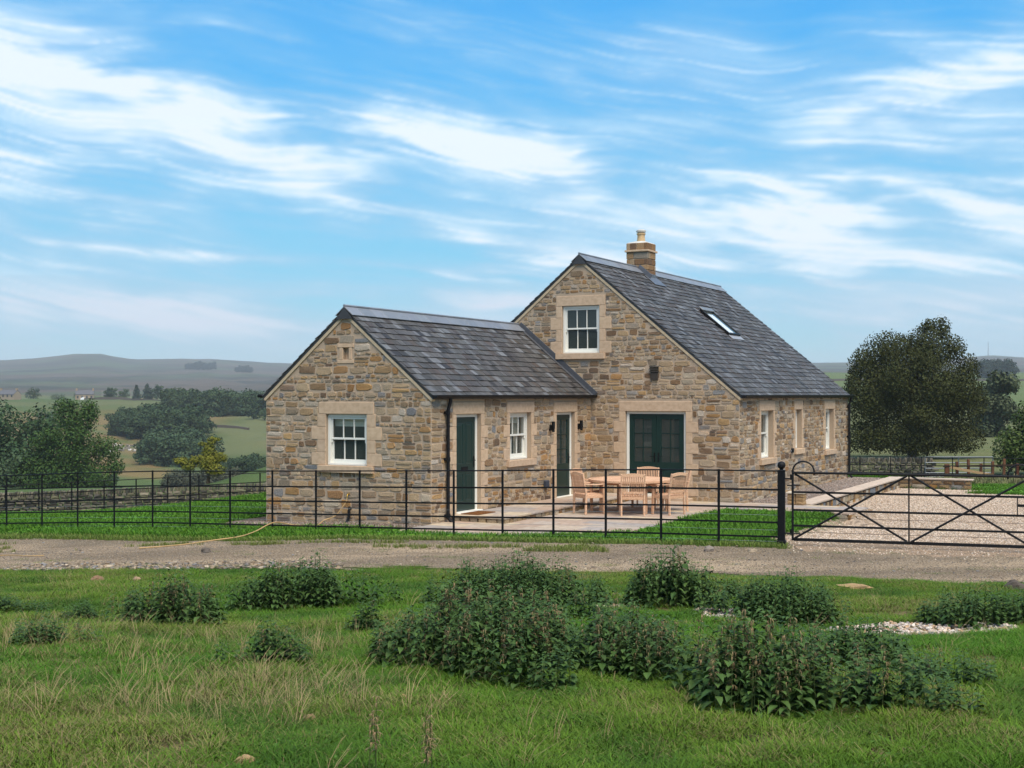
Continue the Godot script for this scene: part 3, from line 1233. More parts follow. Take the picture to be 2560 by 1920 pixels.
func gutter(parent: Node3D, x: float, m0: float, m1: float, y: float) -> void:
	var part := Node3D.new()
	part.name = "gutter"
	parent.add_child(part, true)
	var sh := Shape.new()
	var n := 8
	for k in n:
		var a0 := PI * k / n
		var a1 := PI * (k + 1) / n
		for rr in [0.072, 0.066]:
			var p := Vector3(x - cos(a0) * rr, y - sin(a0) * rr, 0)
			var q := Vector3(x - cos(a1) * rr, y - sin(a1) * rr, 0)
			var o := Vector3(p.x + q.x - 2 * x, p.y + q.y - 2 * y, 0) * (1.0 if rr == 0.072 else -1.0)
			sh.quad(p + Vector3(0, 0, -m0), q + Vector3(0, 0, -m0), q + Vector3(0, 0, -m1), p + Vector3(0, 0, -m1), o)
	for s in [-1.0, 1.0]:
		sh.tube([Vector3(x + s * 0.07, y, -m0), Vector3(x + s * 0.07, y, -m1)], 0.005, 6)
	for e in [m0, m1]:
		var fan := PackedVector2Array()
		for k in n + 1:
			fan.append(Vector2(-cos(PI * k / n) * 0.07, -sin(PI * k / n) * 0.07))
		sh.prism(Transform3D(Basis(), Vector3(x, y, -e)), fan, -0.003, 0.003)
	put("trough", sh, M.black, part)
	var m := m0 + 0.35
	while m < m1:
		var b := Shape.new()
		b.bar(Vector3(x - 0.14, y - 0.05, -m), Vector3(x - 0.02, y - 0.072, -m), 0.022, 0.014)
		b.bar(Vector3(x - 0.02, y - 0.072, -m), Vector3(x + 0.062, y - 0.03, -m), 0.022, 0.012)
		put("bracket", b, M.black, part)
		m += 0.42


func downpipe(parent: Node3D, wallx: float, m: float, top: float, foot: float) -> void:
	var part := Node3D.new()
	part.name = "downpipe"
	parent.add_child(part, true)
	var x := wallx + 0.07
	var sh := Shape.new()
	sh.tube([Vector3(wallx + 0.13, top - 0.02, -m), Vector3(wallx + 0.13, top - 0.12, -m), Vector3(x, top - 0.3, -m), Vector3(x, top - 0.4, -m), Vector3(x, foot + 0.16, -m), Vector3(x + 0.02, foot + 0.1, -m), Vector3(x + 0.1, foot + 0.02, -m)], 0.036, 12)
	put("pipe", sh, M.black, part)
	for y in [top - 0.36, (top + foot) / 2, foot + 0.16]:
		var c := Shape.new()
		c.tube([Vector3(x, y - 0.045, -m), Vector3(x, y + 0.045, -m)], 0.047, 12)
		c.bx(wallx, x, y - 0.03, y + 0.03, -m - 0.075, -m + 0.075, 0.006)
		put("collar", c, M.black, part)


func roof_part(called: String, ridge_x: float, ridge_y: float, half: float, m0: float, m1: float, rise: float, seed_: int, near: float, hole: Array, end: bool) -> Node3D:
	var roof := Node3D.new()
	roof.name = called
	cottage.add_child(roof, true)
	var over := 0.11
	var run := half + over
	var slope := run * sqrt(1 + rise * rise)
	var ang := atan(rise)
	var len := m1 - m0
	# the boarding and felt under the slates, on both slopes
	for side in [1.0, -1.0]:
		var down := Vector3(cos(ang) * side, -sin(ang), 0)
		var out := Vector3(sin(ang) * side, cos(ang), 0)
		var along := Vector3(0, 0, -1)
		var fr := Transform3D(Basis(along, down, out), Vector3(ridge_x, ridge_y, -m0))
		var deck := Shape.new()
		deck.col = sr(58, 56, 56)
		if hole.is_empty() or side < 0:
			deck.bx(-0.03, len + 0.0, 0.0, slope - 0.02, -0.05, 0.0, 0.0)
		else:
			deck.bx(-0.03, hole[0], 0.0, slope - 0.02, -0.05, 0.0, 0.0)
			deck.bx(hole[1], len, 0.0, slope - 0.02, -0.05, 0.0, 0.0)
			deck.bx(hole[0], hole[1], 0.0, hole[2], -0.05, 0.0, 0.0)
			deck.bx(hole[0], hole[1], hole[3], slope - 0.02, -0.05, 0.0, 0.0)
		put("deck", deck, M.lead, roof, fr)
		var skip := func(s: float, t: float) -> bool:
			return side > 0 and not hole.is_empty() and s > hole[0] - 0.1 and s < hole[1] + 0.1 and t > hole[2] - 0.02 and t < hole[3] + 0.16
		lay_slates(roof, fr, len + (0.06 if end else 0.0), slope, seed_ + int(side) * 7, near if side > 0 else near * 3.0, skip)
		# pale mortar verge under the slates on the gable
		var vg := Shape.new()
		vg.col = sr(196, 178, 150)
		vg.bx(-0.028, 0.1, 0.12, slope - 0.03, -0.115, -0.0515, 0.004)
		put("verge", vg, M.dressed, roof, fr)
	# ridge: lengths of blue-grey ridge tile
	var s := -0.07
	var k := 0
	while s < len - 0.02:
		var e := minf(s + 0.45, len)
		var rt := Shape.new()
		rt.col = sr(130, 136, 144).lerp(sr(114, 119, 127), rng.randf())
		for side in [1.0, -1.0]:
			var down := Vector3(cos(ang) * side, -sin(ang), 0)
			var out := Vector3(sin(ang) * side, cos(ang), 0)
			rt.box(Transform3D(Basis(Vector3(0, 0, -1), down, out), Vector3(ridge_x, ridge_y + 0.055 + 0.002 * (k % 2), -m0) + Vector3(0, 0, -(s + e) / 2) + down * 0.14), Vector3(e - s - 0.006, 0.29, 0.02), 0.004)
		rt.tube([Vector3(ridge_x, ridge_y + 0.076, -m0 - s - 0.002), Vector3(ridge_x, ridge_y + 0.076, -m0 - e + 0.004)], 0.026, 8)
		put("ridge_tile", rt, M.lead, roof)
		s = e
		k += 1
	var cap := Shape.new()
	cap.col = sr(62, 62, 66)
	cap.prism(Transform3D(Basis(), Vector3(ridge_x, ridge_y, -m0 + 0.045)), PackedVector2Array([Vector2(-0.2, -0.2 * rise - 0.035), Vector2(0.2, -0.2 * rise - 0.035), Vector2(0.0, 0.06)]), 0.0, 0.02)
	put("ridge_cap", cap, M.lead, roof)
	return roof


func wall_part(called: String, fr: Transform3D, line: PackedVector2Array, holes: Array) -> MeshInstance3D:
	var o := put(called, wall_shape(line, holes, 0.3), M.mortar, cottage, fr)
	return o


func build_cottage() -> void:
	cottage = thing("stone_cottage", "rubble stone cottage with slate roofs, low annex and green doors", "cottage", house_at(0, 0), TURN)
	var arise := (4.42 - EAVES) / (AW / 2)
	var mhalf := (MX1 - MX0) / 2
	var mrise := (6.18 - EAVES) / mhalf
	var g1 := wall_frame(-AW, 0, false)
	var s1 := wall_frame(0, 0, true)
	var g2 := wall_frame(MX0, AL, false)
	var s2 := wall_frame(MX1, AL, true)
	var drop := 0.06
	var g1line := PackedVector2Array([Vector2(0, EAVES - drop), Vector2(AW / 2, 4.42 - drop), Vector2(AW, EAVES - drop)])
	var s1line := PackedVector2Array([Vector2(0, EAVES - drop), Vector2(AL, EAVES - drop)])
	var mw := MX1 - MX0
	var g2line := PackedVector2Array([Vector2(0, EAVES - drop), Vector2(mw / 2, 6.18 - drop), Vector2(mw, EAVES - drop)])
	var s2line := PackedVector2Array([Vector2(0, EAVES - drop), Vector2(ML - AL, EAVES - drop)])
	# openings, in each wall's own coordinates
	var wg1 := [AW - 2.585, AW - 1.557, 1.16, 2.235]
	var slit := [AW - 2.151, AW - 2.004, 3.37, 3.622]
	var d1 := [0.99, 2.045, 0.16, 2.23]
	var w2 := [3.375, 4.44, 1.165, 2.23]
	var d2 := [5.785, 6.83, 0.14, 2.215]
	var dd := [0.955 - MX0, 2.555 - MX0, 0.15, 2.225]
	var uw := [-0.805 - MX0, 0.24 - MX0, 3.7, 4.92]
	var b1 := [9.55 - AL, 10.655 - AL, 1.01, 2.23]
	var b2 := [12.78 - AL, 13.445 - AL, 1.15, 2.23]
	var b3 := [16.125 - AL, 17.15 - AL, 0.99, 2.21]
	var ng1 := wall_part("annex_gable_wall", g1, g1line, [wg1, slit])
	var ns1 := wall_part("annex_long_wall", s1, s1line, [d1, w2, d2])
	var ng2 := wall_part("main_gable_wall", g2, g2line, [dd, uw])
	var ns2 := wall_part("main_long_wall", s2, s2line, [b1, b2, b3])
	# walls away from the eye
	var back := Shape.new()
	back.prism(Transform3D(Basis(), Vector3(0, 0, -ML)), PackedVector2Array([Vector2(MX0, -0.5), Vector2(MX1, -0.5), Vector2(MX1, EAVES - drop), Vector2(MX0 + mhalf, 6.18 - drop), Vector2(MX0, EAVES - drop)]), 0.0, 0.3)
	put("rear_gable_wall", back, M.mortar, cottage)
	var lw := Shape.new()
	lw.bx(MX0, MX0 + 0.3, -0.5, EAVES - drop, -ML + 0.3, -AL - 0.3, 0.0)
	put("rear_long_wall", lw, M.mortar, cottage)
	var lw2 := Shape.new()
	lw2.bx(-AW, -AW + 0.3, -0.5, EAVES - drop, -AL, -0.3, 0.0)
	put("rear_annex_wall", lw2, M.mortar, cottage)
	var fl := Shape.new()
	fl.bx(-AW + 0.3, -0.3, 0.0, 0.13, -AL, -0.3, 0.0)
	fl.bx(MX0 + 0.3, MX1 - 0.3, 0.0, 0.13, -ML + 0.3, -AL - 0.3, 0.0)
	put("floor", fl, M.floorwood, cottage)
	var up := Shape.new()
	up.bx(MX0 + 0.3, MX1 - 0.3, 2.5, 2.62, -ML + 0.3, -AL - 0.3, 0.0)
	up.bx(-AW + 0.3, -0.3, 2.46, 2.56, -AL, -0.3, 0.0)
	put("ceiling", up, M.plaster, cottage)
	var inner := Shape.new()
	inner.bx(MX0 + 0.3, MX1 - 0.3, 0.13, 2.5, -AL - 4.6, -AL - 4.5, 0.0)
	inner.bx(-AW + 0.3, -0.3, 0.13, 2.46, -2.5, -2.4, 0.0)
	inner.bx(-AW + 1.9, -AW + 2.0, 0.13, 2.46, -AL + 0.01, -2.5, 0.0)
	put("inner_wall", inner, M.plaster, cottage)

	var bl := {}
	bl[ng1] = sash_window(g1, wg1, 3, 0.06, 0.37, 0.22, 0.18, 0.22, false, "white sash window with a roller blind in the annex gable")
	# the blind slit high in the annex gable
	var sl := Node3D.new()
	sl.name = "ventilation_slit"
	cottage.add_child(sl, true)
	sl.transform = g1
	var e0: float = slit[0]
	var e1: float = slit[1]
	dressed_block("lintel", sl, e0 - 0.14, e1 + 0.13, slit[3], slit[3] + 0.082, -0.2, 0.016)
	dressed_block("sill", sl, e0 - 0.14, e1 + 0.13, slit[2] - 0.08, slit[2], -0.2, 0.016)
	dressed_block("jamb_block", sl, e0 - 0.09, e0, slit[2], slit[3], -0.2, 0.014)
	dressed_block("jamb_block", sl, e1, e1 + 0.08, slit[2], slit[3], -0.2, 0.014)
	dressed_block("back_block", sl, e0 - 0.02, e1 + 0.02, slit[2] - 0.02, slit[3] + 0.02, -0.2, -0.09)
	bl[ng1].append_array([[e0 - 0.14, e1 + 0.13, slit[2] - 0.08, slit[3] + 0.082]])
	# annex long wall: solid door, window, glazed door
	var r1 := door_part(s1, d1, "dark green panelled front door with letter plate", 8, 0.3, 0.15, 0.145, 0.085)
	bl[ns1] = r1[1]
	var dp: Node3D = r1[0]
	var sh := Shape.new()
	var a: float = r1[2]
	var b: float = r1[3]
	var y0: float = r1[4]
	var y1: float = r1[5]
	var z: float = r1[6]
	var mid := (a + b) / 2
	var pn := [[a + 0.11, mid - 0.05, y0 + 0.98, y1 - 0.12], [mid + 0.05, b - 0.11, y0 + 0.98, y1 - 0.12], [a + 0.11, mid - 0.05, y0 + 0.2, y0 + 0.8], [mid + 0.05, b - 0.11, y0 + 0.2, y0 + 0.8]]
	leaf_grid(sh, a, b, y0, y1, z, pn)
	for p in pn:
		panel(sh, p[0], p[1], p[2], p[3], z)
	put("leaf", sh, M.green, dp)
	var lp := Shape.new()
	lp.bx(mid - 0.14, mid + 0.14, y0 + 0.85, y0 + 0.93, z, z + 0.012, 0.004)
	lp.bx(mid - 0.11, mid + 0.11, y0 + 0.865, y0 + 0.905, z + 0.012, z + 0.018, 0.004)
	put("letter_plate", lp, M.iron, dp)
	lever(dp, b - 0.05, y0 + 1.02, z, -1.0)
	bl[ns1].append_array(sash_window(s1, w2, 3, 0.1, 0.29, 0.135, 0.15, 0.2, true, "white sash window between the two green doors of the annex"))
	var r2 := door_part(s1, d2, "narrow dark green glazed door at the inner corner", 8, 0.3, 0.15, 0.145, 0.085)
	bl[ns1].append_array(r2[1])
	glazed_leaf(r2[0], r2[2], r2[3], r2[4], r2[5], r2[6], 1.0)
	# main gable: double doors and upper window
	var r3 := door_part(g2, dd, "dark green glazed double doors behind the garden table", 8, 0.32, 0.17, 0.165, 0.07)
	bl[ng2] = r3[1]
	var c: float = (r3[2] + r3[3]) / 2
	glazed_leaf(r3[0], r3[2], c - 0.002, r3[4], r3[5], r3[6], 1.0)
	glazed_leaf(r3[0], c + 0.002, r3[3], r3[4], r3[5], r3[6], -1.0)
	bl[ng2].append_array(sash_window(g2, uw, 3, 0.05, 0.33, 0.17, 0.165, 0.0, false, "white sash window high in the main gable"))
	bl[ns2] = sash_window(s2, b1, 2, 0.13, 0.28, 0.13, 0.135, 0.0, true, "tall white sash window nearest the corner of the long wall")
	bl[ns2].append_array(sash_window(s2, b2, 2, 0.13, 0.24, 0.12, 0.12, 0.0, false, "narrow white sash window in the middle of the long wall"))
	bl[ns2].append_array(sash_window(s2, b3, 2, 0.13, 0.27, 0.13, 0.135, 0.0, true, "tall white sash window at the far end of the long wall"))
	# a stone step before the double doors
	var st := Shape.new()
	st.col = sr(190, 168, 144)
	st.bx(0.75, 2.75, 0.0, 0.105, -AL + 0.001, -AL + 0.3, 0.01)
	put("step", st, M.slab, cottage)

	bl[ng1].append_array([wg1])
	bl[ns1].append_array([d1, w2, d2])
	bl[ng2].append_array([dd, uw])
	bl[ns2].append_array([b1, b2, b3])
	lay_stones(ng1, g1line, bl[ng1], 26.0, 11)
	lay_stones(ns1, s1line, bl[ns1], 29.0, 12)
	lay_stones(ng2, g2line, bl[ng2], 32.0, 13)
	lay_stones(ns2, s2line, bl[ns2], 40.0, 14)
	finish_stones()

	# roofs
	var ra := roof_part("annex_roof", -AW / 2, 4.42, AW / 2, 0.0, AL, arise, 31, 27.0, [], false)
	var run := sqrt(1 + mrise * mrise)
	var hole := [13.02 - AL, 14.0 - AL, 1.36 * run, 2.24 * run]
	var rm := roof_part("main_roof", MX0 + mhalf, 6.18, mhalf, AL, ML, mrise, 33, 36.0, hole, true)
	finish_slates()
	# lead flashing where the annex roof meets the main gable
	var aang := atan(arise)
	var fs := Shape.new()
	fs.col = sr(78, 80, 86)
	for side in [1.0, -1.0]:
		var down := Vector3(cos(aang) * side, -sin(aang), 0)
		var out := Vector3(sin(aang) * side, cos(aang), 0)
		var sl2 := (AW / 2 + 0.1) * sqrt(1 + arise * arise)
		var o := Vector3(-AW / 2, 4.42, -AL)
		fs.box(Transform3D(Basis(Vector3(0, 0, -1), down, out), o + down * (sl2 / 2) + out * 0.06 + Vector3(0, 0, 0.024)), Vector3(0.022, sl2, 0.2), 0.003)
		fs.box(Transform3D(Basis(Vector3(0, 0, -1), down, out), o + down * (sl2 / 2) + out * 0.037 + Vector3(0, 0, 0.09)), Vector3(0.13, sl2, 0.008), 0.002)
	put("flashing", fs, M.lead, ra)
	gutter(cottage, 0.13, -0.08, AL - 0.02, EAVES - 0.03)
	gutter(cottage, MX1 + 0.13, AL - 0.06, ML + 0.1, EAVES - 0.03)
	var lg := Shape.new()
	lg.bx(-AW - 0.2, -AW - 0.07, EAVES - 0.08, EAVES - 0.01, -AL, 0.08, 0.02)
	put("gutter", lg, M.black, cottage)
	downpipe(cottage, 0.0, 0.55, EAVES - 0.03, 0.0)
	downpipe(cottage, MX1, ML - 0.14, EAVES - 0.03, 0.0)

	# skylight
	var ang := atan(mrise)
	var down2 := Vector3(cos(ang), -sin(ang), 0)
	var out2 := Vector3(sin(ang), cos(ang), 0)
	var skf := Transform3D(Basis(Vector3(0, 0, -1), down2, out2), Vector3(MX0 + mhalf, 6.18, -AL))
	var sk := Node3D.new()
	sk.name = "skylight"
	cottage.add_child(sk, true)
	var h0: float = hole[0]
	var h1: float = hole[1]
	var h2: float = hole[2]
	var h3: float = hole[3]
	var sf := Shape.new()
	for e in [[h0 - 0.03, h0 + 0.05, h2, h3], [h1 - 0.05, h1 + 0.03, h2, h3], [h0 + 0.05, h1 - 0.05, h2, h2 + 0.1], [h0 + 0.05, h1 - 0.05, h3 - 0.06, h3]]:
		sf.bx(e[0], e[1], e[2], e[3], -0.1, 0.085, 0.006)
	put("frame", sf, M.iron, sk, skf)
	var cowl := Shape.new()
	cowl.col = sr(120, 124, 128)
	cowl.bx(h0 - 0.04, h1 + 0.04, h2 - 0.06, h2 + 0.09, 0.086, 0.12, 0.012)
	put("hood", cowl, M.lead, sk, skf)
	var ap := Shape.new()
	ap.col = sr(150, 152, 158)
	ap.bx(h0 - 0.05, h1 + 0.05, h3, h3 + 0.17, 0.026, 0.034, 0.003)
	put("apron", ap, M.lead, sk, skf)
	var gp := Shape.new()
	gp.quad(Vector3(h0 + 0.05, h2 + 0.1, 0.06), Vector3(h1 - 0.05, h2 + 0.1, 0.06), Vector3(h1 - 0.05, h3 - 0.06, 0.06), Vector3(h0 + 0.05, h3 - 0.06, 0.06), Vector3(0, 0, 1))
	put("pane", gp, M.glass, sk, skf)
	var bl2 := Shape.new()
	bl2.col = sr(232, 232, 228)
	bl2.bx(h0 + 0.05, h1 - 0.05, h2 + 0.1, h3 - 0.06, 0.0, 0.01, 0.002)
	put("blind", bl2, M.cloth, sk, skf)

	# chimney
	var ch := Node3D.new()
	ch.name = "chimney"
	cottage.add_child(ch, true)
	ch.position = Vector3(MX0 + mhalf, 0, -11.98)
	var cy := 5.6
	var brown := [[168, 132, 96], [150, 116, 86], [184, 150, 112], [132, 106, 86], [190, 164, 132], [166, 154, 138]]
	var course := 0
	var rows := [0.2, 0.16, 0.2, 0.15, 0.17, 0.2, 0.06, 0.2]
	for rh in rows:
		if rh < 0.1:
			dressed_block("string_course", ch, -0.36, 0.36, cy, cy + rh, -0.37, 0.37)
			cy += rh
			continue
		for f in 4:
			var cut := rng.randf_range(-0.12, 0.12)
			for half in 2:
				var sb := Shape.new()
				var cc: Array = brown[rng.randi() % brown.size()]
				sb.col = sr(cc[0], cc[1], cc[2])
				var p0 := -0.32 if half == 0 else cut + 0.006
				var p1 := cut - 0.006 if half == 0 else 0.32
				if f % 2 == course % 2:
					if half == 0:
						p0 = -0.22
					else:
						p1 = 0.22
				var basis := Basis(Vector3.UP, PI / 2 * f)
				sb.bx(p0, p1, cy + 0.006, cy + rh - 0.006, 0.2, 0.32 + rng.randf_range(-0.004, 0.008), 0.012)
				put("stone", sb, M.stone, ch, Transform3D(basis, Vector3.ZERO))
		cy += rh
		course += 1
	var core := Shape.new()
	core.bx(-0.305, 0.305, 5.4, cy - 0.01, -0.305, 0.305, 0.0)
	put("mortar_core", core, M.mortar, ch)
	var flau := Shape.new()
	flau.col = sr(206, 206, 202)
	flau.lathe(Vector3(0, cy - 0.005, 0), [Vector2(0.42, 0.0), Vector2(0.4, 0.02), Vector2(0.16, 0.07), Vector2(0.0, 0.075)], 4)
	put("capping", flau, M.slab, ch, Transform3D(Basis(Vector3.UP, PI / 4), Vector3.ZERO))
	var pot := Shape.new()
	pot.col = sr(206, 178, 138)
	pot.lathe(Vector3(0, cy + 0.04, 0), [Vector2(0.125, 0.0), Vector2(0.11, 0.12), Vector2(0.105, 0.2), Vector2(0.125, 0.22), Vector2(0.13, 0.25), Vector2(0.12, 0.26)], 20)
	put("pot", pot, M.dressed, ch)
	var pc := Shape.new()
	pc.col = sr(196, 194, 186)
	pc.lathe(Vector3(0, cy + 0.04, 0), [Vector2(0.09, 0.2), Vector2(0.09, 0.29), Vector2(0.14, 0.29), Vector2(0.14, 0.33), Vector2(0.1, 0.36), Vector2(0.0, 0.365)], 20)
	put("pot_cowl", pc, M.lead, ch)
	var cf := Shape.new()
	cf.col = sr(96, 100, 108)
	var mang := atan(mrise)
	for side in [1.0, -1.0]:
		var dn := Vector3(cos(mang) * side, -sin(mang), 0)
		var ou := Vector3(sin(mang) * side, cos(mang), 0)
		cf.box(Transform3D(Basis(Vector3(0, 0, -1), dn, ou), Vector3(0, 6.18, 0) + dn * 0.55 + ou * 0.04), Vector3(0.86, 0.42, 0.012), 0.003)
		cf.box(Transform3D(Basis(Vector3(0, 0, -1), dn, ou), Vector3(0, 6.18, 0.332) + dn * 0.24 + ou * 0.1), Vector3(0.01, 0.5, 0.14), 0.003)
	cf.bx(0.322, 0.334, 5.75, 6.06, -0.33, 0.33, 0.002)
	put("flashing", cf, M.lead, ch)

	# fittings on the walls
	for m in [5.42, 7.02]:
		var la := Node3D.new()
		la.name = "wall_lamp"
		cottage.add_child(la, true)
		la.position = Vector3(0, 1.87, -m)
		var pl := Shape.new()
		pl.bx(0.0, 0.045, -0.09, 0.05, -0.05, 0.05, 0.006)
		put("back_plate", pl, M.iron, la)
		var cy2 := Shape.new()
		cy2.tube([Vector3(0.1, -0.04, 0), Vector3(0.1, 0.13, 0)], 0.042, 14)
		cy2.tube([Vector3(0.1, -0.12, 0), Vector3(0.1, -0.041, 0)], 0.034, 14)
		put("shade", cy2, M.iron, la)
	var bxs := Shape.new()
	bxs.bx(0.0, 0.1, 0.43, 0.62, -5.24, -5.06, 0.025)
	put("socket_box", bxs, mat(sr(58, 62, 72), 0.5), cottage)
	var v1 := Shape.new()
	v1.bx(1.64, 1.84, 3.0, 3.2, -AL, -AL + 0.05, 0.01)
	for k in 4:
		v1.bx(1.62, 1.86, 3.2 + 0.04 * k, 3.225 + 0.04 * k, -AL, -AL + 0.07, 0.008)
	put("flue_vent", v1, mat(sr(62, 57, 52), 0.8), cottage)
	var v2 := Shape.new()
	v2.bx(MX1, MX1 + 0.05, 1.06, 1.18, -12.5, -12.36, 0.01)
	put("wall_vent", v2, M.black, cottage)
	var tp := Shape.new()
	tp.tube([Vector3(-1.98, 0.57, -0.01), Vector3(-1.98, 0.57, 0.08), Vector3(-1.98, 0.53, 0.1), Vector3(-1.98, 0.5, 0.1)], 0.014, 8)
	tp.bx(-2.01, -1.95, 0.59, 0.6, 0.03, 0.05, 0.004)
	put("tap", tp, M.brass, cottage)
	var bp := Shape.new()
	bp.tube([Vector3(-1.955, 0.27, -0.02), Vector3(-1.955, 0.28, 0.05), Vector3(-1.955, 0.22, 0.07), Vector3(-1.955, 0.12, 0.07), Vector3(-1.97, 0.04, 0.09), Vector3(-2.0, -0.06, 0.13)], 0.03, 10)
	put("waste_pipe", bp, M.black, cottage)


# ---------------------------------------------------------------- paving, walls, furniture, fences
func slab_colour() -> Color:
	var k := rng.randf()
	var c := sr(182, 166, 148).lerp(sr(170, 158, 148), rng.randf())
	if k < 0.3:
		c = sr(174, 154, 138)
	elif k < 0.45:
		c = sr(160, 152, 146)
	elif k < 0.6:
		c = sr(190, 174, 150)
	return c * rng.randf_range(0.93, 1.05)


func pave(parent: Node3D, x0: float, x1: float, m0: float, m1: float, y: float, keep: Callable) -> void:
	var m := m0
	while m < m1 - 0.05:
		var h: float = [0.3, 0.45, 0.6][rng.randi() % 3]
		if m1 - m - h < 0.25:
			h = m1 - m
		var x := x0
		while x < x1 - 0.05:
			var w: float = [0.45, 0.6, 0.75, 0.9][rng.randi() % 4]
			if x1 - x - w < 0.3:
				w = x1 - x
			if keep.call(x + w / 2, m + h / 2):
				var s := Shape.new()
				s.col = slab_colour()
				var tilt := Basis(Vector3(rng.randf_range(-1, 1), 0, rng.randf_range(-1, 1)).normalized(), rng.randf_range(0, 0.004))
				s.box(Transform3D(), Vector3(w - 0.012, 0.04, h - 0.012), 0.005)
				put("paving_slab", s, M.slab, parent, Transform3D(tilt, Vector3(x + w / 2, y - 0.02, -m - h / 2)))
			x += w
		m += h


func stone_tint(r: RandomNumberGenerator) -> Color:
	var c: Array = PALETTE[r.randi() % PALETTE.size()]
	return sr(c[0], c[1], c[2]) * r.randf_range(0.85, 1.0)


# a rough block with knocked corners
func cobble(sh: Shape, at: Transform3D, size: Vector3, r: RandomNumberGenerator, col: Color, rough := 0.16) -> void:
	sh.col = col
	var p: Array[Vector3] = []
	for i in 8:
		var s := Vector3(-1 if i & 1 == 0 else 1, -1 if i & 2 == 0 else 1, -1 if i & 4 == 0 else 1)
		var q := s * size * 0.5
		q -= Vector3(s.x * size.x * r.randf() * rough, s.y * size.y * r.randf() * rough, s.z * size.z * r.randf() * rough)
		p.append(q)
	for f in [[0, 1, 3, 2], [4, 5, 7, 6], [0, 1, 5, 4], [2, 3, 7, 6], [0, 2, 6, 4], [1, 3, 7, 5]]:
		var c := (p[f[0]] + p[f[1]] + p[f[2]] + p[f[3]]) / 4
		var nrm := c.normalized()
		var dome := at * (c * 1.09)
		for k in 4:
			sh.tri(dome, at * p[f[k]], at * p[f[(k + 1) % 4]], at.basis * nrm)


